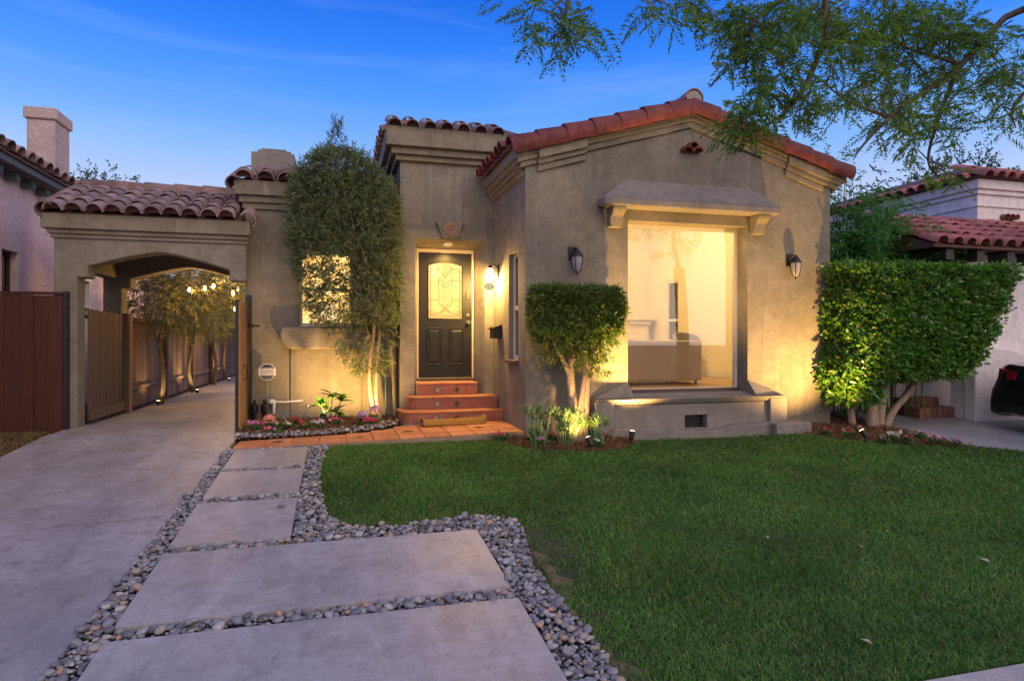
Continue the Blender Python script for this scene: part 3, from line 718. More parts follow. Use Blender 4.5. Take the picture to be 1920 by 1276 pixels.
# awning hood over the picture window
aw = MB(); A0, A1 = 3.37, 6.09; yw, yf = 8.065, 7.79
aw.add([(A0, yf, 2.985), (A1, yf, 2.985), (A1, yw, 2.985), (A0, yw, 2.985), (A0, yf, 3.085), (A1, yf, 3.085), (A1, yw, 3.085), (A0, yw, 3.085), (3.76, yw, 3.40), (5.77, yw, 3.40)],
       [(3, 2, 1, 0), (0, 1, 5, 4), (1, 2, 6, 5), (3, 0, 4, 7), (4, 5, 9, 8), (4, 8, 7), (5, 6, 9), (7, 8, 9, 6, 2, 3)])
hood = build('window_hood', aw, 'cast', house, bevel=.018, seg=2)
for x0 in (3.52, 5.76):
    build('bracket', MB().prism([(8.07, 2.72), (8.07, 2.99), (7.83, 2.99), (7.84, 2.93), (7.93, 2.86), (7.96, 2.72)], 'x', x0, x0 + .19), 'stucco_trim', hood, bevel=.012)
# stubs of scuppers on the hood
# planter sill below the window
pl = thing('window_planter', 'stepped plaster planter ledge under the big picture window', 'planter', (4.72, 7.85, -.1))
X0, X1 = 3.24, 6.20; gy = gz(7.8)
build('ledge', MB().add([(X0 + .02, 7.86, .33), (X1 - .02, 7.86, .33), (X1 - .02, 8.055, .33), (X0 + .02, 8.055, .33), (X0 + .02, 7.80, .405), (X1 - .02, 7.80, .405), (X1 - .02, 8.055, .425), (X0 + .02, 8.055, .425)],
      [(3, 2, 1, 0), (4, 5, 6, 7), (0, 1, 5, 4), (1, 2, 6, 5), (2, 3, 7, 6), (3, 0, 4, 7)]), 'cast', pl, bevel=.012, seg=2)
build('sill', MB().box(OX0 + .005, OX1 - .005, 8.056, 8.30, .40, .452), 'cast', pl, bevel=.004)
vx0, vx1 = 4.60, 4.95
fp = MB(); fp.box(X0 + .28, vx0, 7.885, 8.05, gy - .1, .32); fp.box(vx1, X1 - .28, 7.885, 8.05, gy - .1, .32); fp.box(vx0, vx1, 7.885, 8.05, .165, .32); fp.box(vx0, vx1, 7.885, 8.05, gy - .1, -.02)
build('front_panel', fp, 'cast', pl)
build('vent_back', MB().box(vx0, vx1, 8.0, 8.04, -.02, .165), 'black_metal', pl)
vs_ = MB(); [vs_.box(vx0 + .03 + i * .055, vx0 + .036 + i * .055, 7.95, 7.956, -.02, .165) for i in range(6)]; build('vent_screen', vs_, 'black_metal', pl)
for x0, x1 in ((X0, X0 + .28), (X1 - .28, X1)): build('end_block', MB().box(x0, x1, 7.815, 8.055, gy - .1, .375), 'cast', pl, bevel=.012, seg=2)
pts = [(X0 - .04, gy - .12), (X1 + .02, gy - .12), (X1 + .02, .03)]
wave = [(X1 - .3, .03)]
for k in range(21):
    x = X1 - .45 - (X1 - X0 - .9) * k / 20; dd = abs(x - 4.775) / .42; wave.append((x, .035 - .085 * (1 / (1 + dd ** 6)) + .012 * math.sin(x * 3)))
pts += wave + [(X0 - .04, .03)]
build('plinth', MB().prism(pts, 'y', 7.745, 7.90), 'cast', pl, bevel=.01)
build('plinth_block', MB().box(X1 - .34, X1 + .24, 7.60, 7.98, gy - .12, .035), 'cast', pl, bevel=.012)
for sgn, xj, xe in ((-1, OX0, X0 + .02), (1, OX1, X1 - .02)):
    build('shoulder', MB().add([(xj, 8.062, .42), (xj, 8.062, .62), (xe, 8.062, .42), (xj, 7.86, .42), (xe, 7.90, .42), ],
          [(0, 3, 4, 2), (1, 2, 4), (1, 4, 3), (0, 2, 1), (0, 1, 3)]), 'cast', pl)

# picture window
win = build('picture_window_frame', MB().box(OX0 + .002, OX0 + .05, 8.31, 8.355, OZ0, OZ1).box(OX1 - .05, OX1 - .002, 8.31, 8.355, OZ0, OZ1).box(OX0 + .05, OX1 - .05, 8.31, 8.355, OZ1 - .05, OZ1 - .002).box(OX0 + .05, OX1 - .05, 8.31, 8.355, OZ0 + .003, OZ0 + .055), 'white_paint', house)
build('pane', MB().box(OX0 + .05, OX1 - .05, 8.33, 8.334, OZ0 + .055, OZ1 - .05), 'glass', win)
build('bottom_rail', MB().box(OX0 + .01, OX1 - .01, 8.27, 8.308, OZ0 + .004, OZ0 + .045), pmat('dark_sill_wood', (.10, .055, .04), None, rough=.6), win)
# narrow sash window on the flank
sash = build('sash_window_frame', MB().box(2.43, 2.47, sy0, sy0 + .045, sz0, sz1).box(2.43, 2.47, sy1 - .045, sy1, sz0, sz1).box(2.43, 2.47, sy0 + .045, sy1 - .045, sz1 - .05, sz1).box(2.43, 2.47, sy0 + .045, sy1 - .045, sz0, sz0 + .06).box(2.425, 2.468, sy0 + .045, sy1 - .045, 1.62, 1.68), 'white_paint', house)
build('pane', MB().box(2.448, 2.452, sy0 + .045, sy1 - .045, sz0 + .06, sz1 - .05), 'glass', sash)
build('sill', MB().box(2.31, 2.42, sy0 - .06, sy1 + .06, sz0 - .045, sz0 - .002), pmat('brown_sill', (.12, .075, .055), None, rough=.7), sash, bevel=.006)
# far window seen through the living room
fw = build('rear_window_frame', MB().box(6.93, 6.99, 12.1, 12.16, 1.15, 2.48).box(6.93, 6.99, 12.56, 12.62, 1.15, 2.48).box(6.93, 6.99, 12.16, 12.56, 2.42, 2.48).box(6.93, 6.99, 12.16, 12.56, 1.15, 1.21).box(6.94, 6.985, 12.16, 12.56, 1.60, 1.65), 'white_paint', house)
build('pane', MB().box(6.96, 6.965, 12.16, 12.56, 1.21, 2.42), 'dark_glass', fw)
# living room shell
ir = MB(); FZ, CZ_ = .50, 3.76
ir.box(2.605, 2.63, 8.92, 13.38, FZ, CZ_); ir.box(2.63, 6.92, 13.36, 13.39, FZ, CZ_)
ir.box(6.915, 6.94, 8.37, 12.1, FZ, CZ_); ir.box(6.915, 6.94, 12.62, 13.36, FZ, CZ_); ir.box(6.915, 6.94, 12.1, 12.62, FZ, 1.15); ir.box(6.915, 6.94, 12.1, 12.62, 2.48, CZ_)
ir.box(OX1 + .0, 6.915, 8.365, 8.38, FZ, CZ_); ir.box(2.63, OX0, 8.365, 8.38, FZ, CZ_); ir.box(OX0, OX1, 8.365, 8.38, OZ1, CZ_)
build('interior_wall', ir, 'plaster', house)
build('ceiling', MB().box(2.605, 6.94, 8.365, 13.39, CZ_, CZ_ + .03), 'plaster', house)
build('interior_floor', MB().box(2.605, 6.94, 8.365, 13.39, FZ - .03, FZ), 'floor_wood', house)
build('baseboard', MB().box(6.895, 6.914, 8.39, 13.35, FZ + .001, FZ + .11).box(2.64, 6.895, 13.335, 13.358, FZ + .001, FZ + .11), 'white_paint', house)
for k, (x, y, pw) in enumerate(((5.0, 9.7, 95), (4.3, 11.8, 95))):  # the second lamp is an added fill for the room
    cl = thing('ceiling_light', ('round flush ceiling light glimpsed through the top of the picture window', 'added fill lamp, round and flush, deeper in the living room')[k], 'ceiling light', (x, y, CZ_), 'living room ceiling lights')
    build('base', MB().lathe([(.10, -.012), (.10, 0)], (x, y, CZ_ - .001)), 'white_paint', cl)
    build('shade', MB().lathe([(.02, -.09), (.09, -.075), (.14, -.045), (.15, -.013)], (x, y, CZ_)), 'shade', cl, sm=True)
    light('room_lamp', 'POINT', (x, y, CZ_ - .34), pw * 1.05, (1, .72, .33), cl, .12)
# mantel, sofa, armchair, vase
mt_ = thing('fireplace', 'white mantel and fireplace on the back wall of the living room', 'fireplace', (6.2, 13.1, FZ))
build('mantel_shelf', MB().box(5.4, 6.84, 12.98, 13.33, 1.64, 1.71), 'plaster', mt_, bevel=.01)
build('cornice', MB().box(5.46, 6.78, 13.05, 13.33, 1.55, 1.638), 'plaster', mt_, bevel=.01)
build('surround', MB().box(5.5, 5.8, 13.12, 13.33, FZ, 1.548).box(6.45, 6.74, 13.12, 13.33, FZ, 1.548).box(5.8, 6.45, 13.12, 13.33, 1.2, 1.548), 'plaster', mt_)
build('firebox', MB().box(5.8, 6.45, 13.28, 13.33, FZ, 1.2), 'black_metal', mt_)
vz = thing('vase', 'small dark glass bottle on the mantel shelf inside the window', 'vase', (6.09, 13.1, 1.711))
build('body', MB().lathe([(.05, 0), (.07, .05), (.075, .12), (.05, .2), (.025, .25), (.022, .36), (.03, .38)], (6.09, 13.1, 1.7115)), pmat('green_bottle', (.05, .08, .05), None, rough=.1, spec=.8), vz, sm=True)
so = thing('sofa', 'beige fabric sofa with its back to the picture window', 'sofa', (4.6, 9.4, FZ))
build('back', MB().box(3.55, 5.56, 9.0, 9.24, FZ + .06, 1.19), 'beige_cloth', so, bevel=.03, seg=3)
build('seat', MB().box(3.75, 5.36, 9.24, 9.9, FZ + .1, FZ + .42), 'beige_cloth', so, bevel=.03, seg=3)
for x0 in (3.55, 5.362): build('arm', MB().box(x0, x0 + .198, 9.242, 9.9, FZ + .06, FZ + .6), 'beige_cloth', so, bevel=.03, seg=3)
for x in (3.62, 5.48):
    for y in (9.06, 9.82): build('leg', MB().tube([(x, y, FZ), (x, y, FZ + .07)], .018), 'trunk_dark', so)
ch = thing('armchair', 'round backed grey armchair beyond the sofa', 'chair', (6.38, 10.85, FZ))
bk = MB(); prof = []
for k in range(13):
    a = R(-20 + 220 * k / 12); prof.append((6.38 + .33 * math.cos(a), 10.85 - .30 * math.sin(a) * -1))
for (x, y) in prof: pass
vs2 = []
for (x, y) in prof:
    cx, cy = 6.38, 10.85; dx, dy = (x - cx) * .82, (y - cy) * .82
    top = 1.22 + .10 * math.sin(math.pi * prof.index((x, y)) / 12)
    vs2 += [(x, y, FZ + .2), (x, y, top), (cx + dx, cy + dy, top), (cx + dx, cy + dy, FZ + .2)]
fs2 = []
for i in range(12):
    a, b = i * 4, i * 4 + 4
    for q in range(4): fs2.append((a + q, a + (q + 1) % 4, b + (q + 1) % 4, b + q))
fs2 += [(0, 1, 2, 3), (51, 50, 49, 48)]
build('backrest', MB().add(vs2, fs2), 'grey_cloth', ch, bevel=.02, sm=40)
build('seat', MB().lathe([(.29, FZ + .2), (.30, FZ + .25), (.29, FZ + .42), (.2, FZ + .45)], (6.38, 10.85, 0), 20), 'grey_cloth', ch, sm=40)
for a in range(4):
    x, y = 6.38 + .2 * math.cos(a * 1.571 + .78), 10.85 + .2 * math.sin(a * 1.571 + .78); build('leg', MB().tube([(x, y, FZ), (x, y, FZ + .22)], .015), 'trunk_dark', ch)

ch.location = (6.62, 11.3, FZ); ch.scale = (.80, .80, 1.04)
# ---- entry bay
EX0, EY = .90, 9.85
ew = MB()
ew.prism([(EX0 - .0, 9.82), (1.127, 9.82), (1.185, 10.2), (EX0, 10.2)], 'z', -.2, 2.9)
ew.prism([(2.215, 9.82), (2.362, 9.82), (2.362, 10.2), (2.10, 10.2)], 'z', -.2, 2.9)
ew.prism([(9.82, 2.75), (10.2, 2.645), (10.2, 2.9), (9.82, 2.9)], 'x', 1.127, 2.215)
build('entry_surround', ew, 'stucco', house)
build('entry_wall', MB().box(EX0 + .003, 2.362, EY, 10.2, 2.9, 4.38), 'stucco', house)
build('tower_wall', MB().box(EX0 + .003, 1.1, 10.2, 12.8, -.1, 4.38).box(1.1, 2.9, 12.6, 12.8, 3.0, 4.38).box(2.66, 2.9, 10.2, 12.6, 3.05, 4.38), 'stucco', house)
for i, (z0, z1, pr) in enumerate(((4.10, 4.385, .22), (4.0, 4.10, .14), (3.92, 4.0, .07))):
    build('tower_moulding', MB().box(EX0 - pr, 2.9, EY - pr, EY + .02, z0, z1), 'stucco_trim', house, bevel=.007)
    build('tower_moulding', MB().box(EX0 - pr, EX0 + .01, EY + .022, 12.8, z0, z1), 'stucco_trim', house, bevel=.007)
tr = MB(); ez = 4.39
tr.add([(EX0 - .20, EY - .20, ez), (2.9, EY - .20, ez), (2.9, 12.8, ez), (EX0 - .20, 12.8, ez), (2.2, 11.2, ez + .60), (2.9, 11.2, ez + .60), (2.2, 12.8, ez + .60), (2.9, 12.8, ez + .60)],
       [(3, 2, 1, 0), (0, 1, 5, 4), (3, 0, 4, 6), (4, 5, 7, 6), (1, 2, 7, 5), (2, 3, 6, 7)])
troof = build('tower_roof', tr, 'deck', house)
tile_field(barrel(.42, .11, .09), 'tile', troof, (EX0 - .10, EY - .27, ez - .025), (.262, 0, 0), 7, (0, 1, .42), 2, .36, jit=.02)
tile_field(barrel(.42, .11, .09), 'tile', troof, (EX0 - .27, EY + .12, ez - .025), (0, .262, 0), 10, (1, 0, .42), 1, .36, jit=.02)
hipM = barrel(.42, .115, .095)
for k in range(0): put('hip_tile', hipM, 'tile', troof, (EX0 - .21 + k * .25, EY - .21 + k * .25, ez - .005 + k * .09), tmat((1, 1, .40)))
# a second, lower eave peeping out behind the tree
# keystone with glazed medallion
ks = build('keystone', MB().prism([(1.44, 3.035), (1.875, 3.035), (1.785, 2.765), (1.545, 2.765)], 'y', 9.765, 9.848), 'stucco_trim', house, bevel=.008)
md = build('medallion', MB().lathe([(.092, 0), (.092, .012), (.08, .016)], (0, 0, 0), 24).xf(Matrix.Translation((1.66, 9.768, 2.915)) @ Matrix.Rotation(R(90), 4, 'X')), pmat('rust_glaze', (.16, .045, .025), None, rough=.4), ks)
rosette = MB()
for k in range(4):
    a = k * math.pi / 2; c = (1.66 + .042 * math.cos(a + .785), 9.750, 2.915 + .042 * math.sin(a + .785))
    rosette.tube([(c[0] + .026 * math.cos(t * .5236), 9.750, c[2] + .026 * math.sin(t * .5236)) for t in range(13)], .005, 5, False)
    for q in (-1, 1): pass
    rosette.tube([(1.66 + .07 * math.cos(a), 9.75, 2.915 + .07 * math.sin(a)), (1.66 + .115 * math.cos(a), 9.755, 2.915 + .115 * math.sin(a))], [.016, .004], 6)
rosette.tube([(1.66 + .085 * math.cos(t * .2618), 9.75, 2.915 + .085 * math.sin(t * .2618)) for t in range(25)], .006, 5, False)
build('rosette', rosette, pmat('buff_glaze', (.55, .36, .19), None, rough=.4), md)
# door frame, sill and door
DX0, DX1, DZ0, DZ1, DY = 1.222, 2.072, .595, 2.585, 10.165
build('door_frame', MB().box(1.184, DX0 - .004, 10.14, 10.235, .55, 2.645).box(DX1 + .004, 2.102, 10.14, 10.235, .55, 2.645).box(DX0 - .004, DX1 + .004, 10.14, 10.235, DZ1 + .004, 2.645), 'cream_paint', house)
build('threshold', MB().box(1.19, 2.095, 10.02, 10.235, .552, .588), pmat('dark_threshold', (.05, .03, .022), None, rough=.5), house, bevel=.004)
LX0, LX1, LZ0, LZ1, LZA = 1.372, 1.922, 1.535, 2.385, 2.445
arc = [(LX0 + (LX1 - LX0) * k / 12, LZ1 + (LZA - LZ1) * (1 - ((k - 6) / 6) ** 2)) for k in range(13)]
dm = MB()
dm.box(DX0, LX0, DY, DY + .045, DZ0, DZ1); dm.box(LX1, DX1, DY, DY + .045, DZ0, DZ1); dm.box(LX0, LX1, DY, DY + .045, DZ0, LZ0)
dm.prism(arc + [(LX1, DZ1), (LX0, DZ1)], 'y', DY, DY + .045)
door = build('front_door', dm, 'black_door', house)
tr_ = MB(); ring = [(LX0, LZ0)] + [(LX1, LZ0)] + arc[::-1] + [(LX0, LZ0)]
tr_.tube([(x, DY - .001, z) for x, z in ring], .011, 6); build('lite_moulding', tr_, 'black_door', door)
build('door_glass', MB().prism([(LX0, LZ0), (LX1, LZ0)] + arc[::-1], 'y', DY + .018, DY + .024), 'frost', door)
for x0, x1 in ((1.345, 1.585), (1.71, 1.95)):
    fr = MB(); z0, z1 = .80, 1.39; ym = DY
    for a, b, c, d in ((x0, x1, z0, z0 + .022), (x0, x1, z1 - .022, z1), (x0, x0 + .022, z0 + .022, z1 - .022), (x1 - .022, x1, z0 + .022, z1 - .022)): fr.box(a, b, ym - .012, ym, c, d)
    pn = build('panel', fr, 'black_door', door, bevel=.005)
    build('raised_field', MB().add([(x0 + .035, ym - .002, z0 + .035), (x1 - .035, ym - .002, z0 + .035), (x1 - .035, ym - .002, z1 - .035), (x0 + .035, ym - .002, z1 - .035), (x0 + .06, ym - .010, z0 + .06), (x1 - .06, ym - .010, z0 + .06), (x1 - .06, ym - .010, z1 - .06), (x0 + .06, ym - .010, z1 - .06)], [(4, 5, 6, 7), (0, 1, 5, 4), (1, 2, 6, 5), (2, 3, 7, 6), (3, 0, 4, 7)]), 'black_door', pn)
# lead lines
cm = MB(); cxm = (LX0 + LX1) / 2; hw = (LX1 - LX0) / 2; hh = LZA - LZ0
def L2(pts, r=.0038): cm.tube([(cxm + u * hw, DY + .014, LZ0 + v * hh) for u, v in pts], r, 5)
for sg in (-1, 1):
    L2([(sg * .86, .03), (sg * .86, .925)]); L2([(sg * .40, .28), (sg * .40, .88)]); L2([(sg * .17, .30), (sg * .17, .80)])
    L2([(0, .985), (sg * .34, .885), (0, .78)]); L2([(sg * .20, .97), (sg * .46, .90), (0, .72)]); L2([(0, .93), (sg * .16, .885), (0, .84)])
    L2([(sg * .34, .70), (0, .60)]); L2([(sg * .40, .64), (0, .54)]); L2([(sg * .34, .70), (sg * .40, .64)])
    L2([(sg * .40, .67), (sg * 1, .67)]); L2([(sg * .40, .33), (sg * 1, .33)])
    L2([(sg * .20, .28), (0, .20), (-sg * .25, .12), (-sg * .55, .09), (-sg * .86, .085)]); L2([(sg * .40, .29), (sg * .1, .18), (-sg * .3, .10)])
    L2([(sg * .34, .88), (sg * .62, .87), (sg * .86, .83), (sg * 1, .80)])
    L2([(sg * 1, .14), (sg * .70, .12)])
L2([(0, .30), (0, .80)]); L2([(-1, .035), (1, .035)]); L2([(-.86, .065), (.86, .065)]); L2([(-1, .10), (-.86, .10)]); L2([(1, .10), (.86, .10)])
build('lead_came', cm, 'lead', door)
kb = build('deadbolt', MB().lathe([(.028, 0), (.028, .012), (.02, .02)], (0, 0, 0), 14).xf(Matrix.Translation((2.015, DY, 1.60)) @ Matrix.Rotation(R(90), 4, 'X')), 'steel', door, sm=40)
build('door_knob', MB().lathe([(.03, 0), (.03, .008), (.012, .012), (.012, .04), (.027, .048), (.03, .065), (.02, .08)], (0, 0, 0), 16).xf(Matrix.Translation((2.015, DY, 1.48)) @ Matrix.Rotation(R(90), 4, 'X')), 'steel', door, sm=40)
build('door_keypad', MB().box(1.985, 2.04, DY - .014, DY, 1.85, 1.99), 'black_metal', door, bevel=.004)
# hallway behind the door so that the leaded glass glows
hl = MB(); hl.box(1.11, 1.13, 10.24, 12.58, .5, 2.98); hl.box(2.33, 2.355, 10.24, 12.58, .5, 2.98); hl.box(1.13, 2.33, 12.55, 12.58, .5, 2.98); hl.box(1.11, 2.355, 10.24, 12.58, 2.98, 3.0); hl.box(1.11, 2.355, 10.24, 12.58, .47, .5)
build('hall_wall', hl, 'plaster', house)
hlamp = thing('hall_pendant', 'warm pendant lamp in the hall behind the leaded door glass', 'lamp', (1.65, 11.2, 2.97))
build('cord', MB().tube([(1.65, 11.2, 2.5), (1.65, 11.2, 2.975)], .006), 'black_metal', hlamp); build('globe', MB().lathe([(.03, -.1), (.09, -.06), (.11, 0), (.09, .06), (.03, .1)], (1.65, 11.2, 2.42)), 'shade', hlamp, sm=True)
light('hall_lamp', 'POINT', (1.65, 10.95, 2.1), 46, (1, .58, .21), hlamp, .12)
# recessed can light above the door
cn = thing('recessed_downlight', 'round recessed downlight in the soffit above the front door', 'downlight', (1.66, 9.98, 2.69))
nrm = Vector((0, -.105 / .38, -1)).normalized()
build('trim_ring', MB().lathe([(.075, 0), (.075, .008), (.05, .008), (.05, 0)], (0, 0, 0), 20).xf(Matrix.Translation((1.66, 9.98, 2.694)) @ Matrix.Rotation(R(15.5) * -1, 4, 'X')), 'white_paint', cn)
build('lens', MB().lathe([(.048, 0), (.048, .004)], (0, 0, 0), 20).xf(Matrix.Translation((1.66, 9.98, 2.695)) @ Matrix.Rotation(R(15.5) * -1, 4, 'X')), 'can', cn)
light('downlight', 'SPOT', (1.66, 9.975, 2.64), 62, (1, .58, .17), cn, .04, (1.66, 9.80, 0), 150, .8)

# ---- steps
st = thing('entry_steps', 'three terracotta tiled entry steps with small painted accent tiles', 'steps', (1.6, 9.2, 0))
def arcpoly(x0, x1, y0, y1, r, g=0.0):
    pts = [(x1, y0 - g), (x1, y1), (x0 - g, y1), (x0 - g, y0 + r)]
    pts += [(x0 + r - (r + g) * math.cos(R(90) * k / 6), y0 + r - (r + g) * math.sin(R(90) * k / 6)) for k in range(1, 7)]
    return pts
STEPS = [(.86, 2.362, 9.22, 9.81, .22, 0, .165), (1.005, 2.34, 9.50, 9.815, .16, .165, .355), (1.14, 2.085, 9.755, 10.05, .0, .355, .545)]
for k, (x0, x1, y0, y1, r, z0, z1) in enumerate(STEPS):
    poly = arcpoly(x0, x1, y0, y1, r) if r else [(x1, y0), (x1, y1), (x0, y1), (x0, y0)]
    polyt = arcpoly(x0, x1 - .001, y0, y1 - .001, r, .014) if r else [(x1, y0 - .014), (x1, y1), (x0, y1), (x0, y0 - .014)]
    build('step_core', MB().prism(poly, 'z', z0 if k else -.06, z1 - .03), 'grout', st)
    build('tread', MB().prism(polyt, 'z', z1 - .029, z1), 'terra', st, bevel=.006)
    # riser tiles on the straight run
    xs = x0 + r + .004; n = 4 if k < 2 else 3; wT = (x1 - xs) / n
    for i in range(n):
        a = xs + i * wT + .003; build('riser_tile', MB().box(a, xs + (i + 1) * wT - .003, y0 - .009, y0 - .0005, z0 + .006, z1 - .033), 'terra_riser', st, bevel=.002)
    if r:
        nk = 6 if k == 0 else 4
        for i in range(nk):
            a0, a1 = R(90) * (i + .06) / nk, R(90) * (i + .94) / nk
            P2 = [(x0 + r - q * math.cos(t), y0 + r - q * math.sin(t)) for q, t in ((r + .0005, a0), (r + .0005, a1), (r + .009, a1), (r + .009, a0))]
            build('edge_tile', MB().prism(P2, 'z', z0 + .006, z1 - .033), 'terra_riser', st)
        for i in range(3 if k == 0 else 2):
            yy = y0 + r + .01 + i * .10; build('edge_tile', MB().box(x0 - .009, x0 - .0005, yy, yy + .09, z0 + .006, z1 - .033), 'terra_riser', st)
    zc = (z0 + z1 - .03) / 2
    for i, fx in enumerate(((1.36, 1.66, 1.97) if k == 0 else (1.42, 1.71) if k == 1 else (1.46, 1.76))):
        deco_tile((fx, y0 - .0105, zc), (0, -1, 0), (0, 0, 1), .058, (i + (k > 1)) % 3 if k < 2 else (0, 1)[i], st)

# ---- left wing with its window
WY = 10.2; vx0, vx1, vz0, vz1 = -.585, .225, 1.40, 2.56; WX = -1.337
ww = MB(); ww.box(WX, vx0, WY, 10.42, -.2, 3.5); ww.box(vx1, .898, WY, 10.42, -.2, 3.5); ww.box(vx0, vx1, WY, 10.42, -.2, vz0); ww.box(vx0, vx1, WY, 10.42, vz1, 3.5)
ww.box(WX, WX + .2, 10.42, 14.5, -.2, 3.5)
build('wing_wall', ww, 'stucco', house)
for z0, z1, pr in ((3.33, 3.54, .14), (3.23, 3.33, .08), (3.14, 3.23, .04)):
    build('wing_moulding', MB().box(WX - pr, .895, WY - pr, WY + .01, z0, z1), 'stucco_trim', house, bevel=.007)
    build('wing_moulding', MB().box(WX - pr, WX + .01, WY + .012, 14.5, z0, z1), 'stucco_trim', house, bevel=.007)
wrf = MB(); wrf.add([(WX - .11, WY - .11, 3.545), (.895, WY - .11, 3.545), (.895, 11.0, 4.0), (WX + .6, 11.0, 4.0), (WX - .11, 14.5, 3.545), (WX + .6, 13.8, 4.0), (.895, 14.5, 3.545)],
       [(0, 1, 2, 3), (0, 3, 5, 4), (3, 2, 6, 5), (4, 5, 6), (0, 4, 6, 1)])
wroof = build('wing_roof', wrf, 'deck', house)
tile_field(barrel(.40, .125, .105), 'tile', wroof, (WX + .02, WY - .24, 3.535), (.285, 0, 0), 8, (0, 1, .40), 2, .34, jit=.018)
for k in range(3): put('rake_tile', barrel(.40, .12, .11, .015, 200), 'tile', wroof, (WX - .13, WY - .22 + k * .34, 3.46 + k * .13), tmat((0, 1, .40), R(-50)))
chy = 11.05
chim = build('chimney', MB().box(-1.36, -.70, chy, chy + .6, 3.5, 4.24), 'cast', house, bevel=.012)
build('chimney_cap', MB().box(-1.27, -.76, chy + .05, chy + .55, 4.24, 4.285).box(-1.22, -.84, chy + .1, chy + .5, 4.285, 4.325), 'cast', chim)
wf = MB(); yy0, yy1 = 10.30, 10.345
wf.box(vx0, vx0 + .05, yy0, yy1, vz0, vz1).box(vx1 - .05, vx1, yy0, yy1, vz0, vz1).box(vx0 + .05, vx1 - .05, yy0, yy1, vz1 - .05, vz1).box(vx0 + .05, vx1 - .05, yy0, yy1, vz0, vz0 + .055).box(vx0 + .05, vx1 - .05, yy0 - .008, yy1 - .002, 1.95, 2.0)
wwin = build('wing_window_frame', wf, 'white_paint', house)
build('pane', MB().box(vx0 + .05, vx1 - .05, 10.32, 10.324, vz0 + .055, vz1 - .05), 'glass', wwin)
blind = pmat('cream_blind', (.74, .64, .44), None, rough=.9)
bl = MB(); n = 40
bl.add([(vx0 + .02 + (vx1 - vx0 - .04) * i / n, 10.385 + .008 * math.sin(i * 1.9), zz) for i in range(n + 1) for zz in (vz0 + .02, vz1 - .02)], [(2 * i, 2 * i + 2, 2 * i + 3, 2 * i + 1) for i in range(n)])
build('curtain', bl, 'frost', wwin)
wr_ = MB(); wr_.box(-1.13, -1.11, 10.43, 12.5, .5, 3.0); wr_.box(.86, .89, 10.43, 12.5, .5, 3.0); wr_.box(-1.11, .86, 12.47, 12.5, .5, 3.0); wr_.box(-1.13, .89, 10.43, 12.5, 3.0, 3.02); wr_.box(-1.13, .89, 10.43, 12.5, .47, .5)
build('bedroom_wall', wr_, 'plaster', house)
bl_ = thing('table_lamp', 'warm lamp glowing behind the wing window curtain', 'lamp', (-.2, 11.2, .5))
build('base', MB().lathe([(.15, 0), (.13, .03), (.02, .06), (.02, 1.0)], (-.2, 11.2, .5)), 'black_metal', bl_, sm=40); build('shade', MB().lathe([(.2, 1.0), (.14, 1.3)], (-.2, 11.2, .5)), 'shade', bl_)
light('bedroom_lamp', 'POINT', (-.2, 11.2, 2.3), 52, (1, .68, .24), bl_, .15)
# bulging corbelled sill with its S curved flank
build('window_corbel', MB().prism([(-.78, 1.395), (-.83, 1.36), (-.845, 1.27), (-.83, 1.18), (-.77, 1.10), (-.70, 1.06), (.34, 1.06), (.41, 1.10), (.47, 1.18), (.485, 1.27), (.47, 1.36), (.42, 1.395)], 'y', 10.02, 10.26), 'stucco', house, bevel=.045, seg=3)
build('apron_panel', MB().box(-.70, .34, 10.16, 10.203, -.1, 1.085), 'stucco', house, bevel=.008)

# ------------------------------------------------------------------ arched carport over the driveway
cp = thing('carport', 'taupe stucco arched carport with clay tile roof over the driveway', 'carport', (-2.4, 9.9, 0))
PL0, PL1, PR0, PR1 = -3.69, -3.42, -1.38, -1.285
def arch_wall(name, y0, y1, right_post):
    mid = (PL1 + PR0) / 2
    low = [(PL0, -.1), (PL1, -.1), (PL1, 2.045), (PL1 + .13, 2.045), (PL1 + .13, 2.20)]
    for k in range(1, 24):
        t = k / 24; x = PL1 + .13 + (PR0 - PL1 - .26) * t; u = abs(x - mid) / ((PR0 - PL1 - .26) / 2)
        low.append((x, 2.20 + .215 * (1 - u ** 1.35)))
    low += [(PR0 - .13, 2.20), (PR0 - .13, 2.045), (PR0, 2.045)]
    if right_post: low += [(PR0, -.1), (PR1, -.1)]
    else: low += [(PR1, 2.045)]
    poly = low + [(PR1, 2.88), (PL0, 2.88)]
    return build(name, MB().prism(poly, 'y', y0, y1), 'stucco', cp, bevel=.012)
arch_wall('arch_wall', 9.9, 10.195, False); arch_wall('arch_wall', 11.75, 12.05, False)
build('side_beam', MB().box(PL0 + .001, PL0 + .22, 10.197, 11.748, 2.2, 2.88), 'stucco', cp)
build('ceiling', MB().box(PL0 + .23, PR1 - .06, 10.2, 11.745, 2.80, 2.84), 'stucco', cp)
for z0, z1, pr in ((2.685, 2.885, .115), (2.625, 2.685, .065), (2.57, 2.625, .032)):
    build('moulding', MB().box(PL0 - pr, PR1 + pr * .6, 9.9 - pr, 9.905, z0, z1), 'stucco_trim', cp, bevel=.008)
    build('moulding', MB().box(PL0 - pr, PL0 + .005, 9.907, 12.05, z0, z1), 'stucco_trim', cp, bevel=.008)
RY, RZ = 11.0, 3.44; EYc, EZ = 9.74, 2.90
cr_ = MB(); cr_.prism([(EYc + .10, EZ + .005), (RY, RZ - .04), (12.1, EZ + .005), (12.1, EZ - .012), (EYc + .10, EZ - .012)], 'x', PL0 - .05, WX - .003)
croof = build('roof', cr_, 'deck', cp)
cM = barrel(.34, .118, .098, .015); slope = Vector((0, RY - EYc, RZ - EZ)).normalized(); Ls = math.hypot(RY - EYc, RZ - EZ)
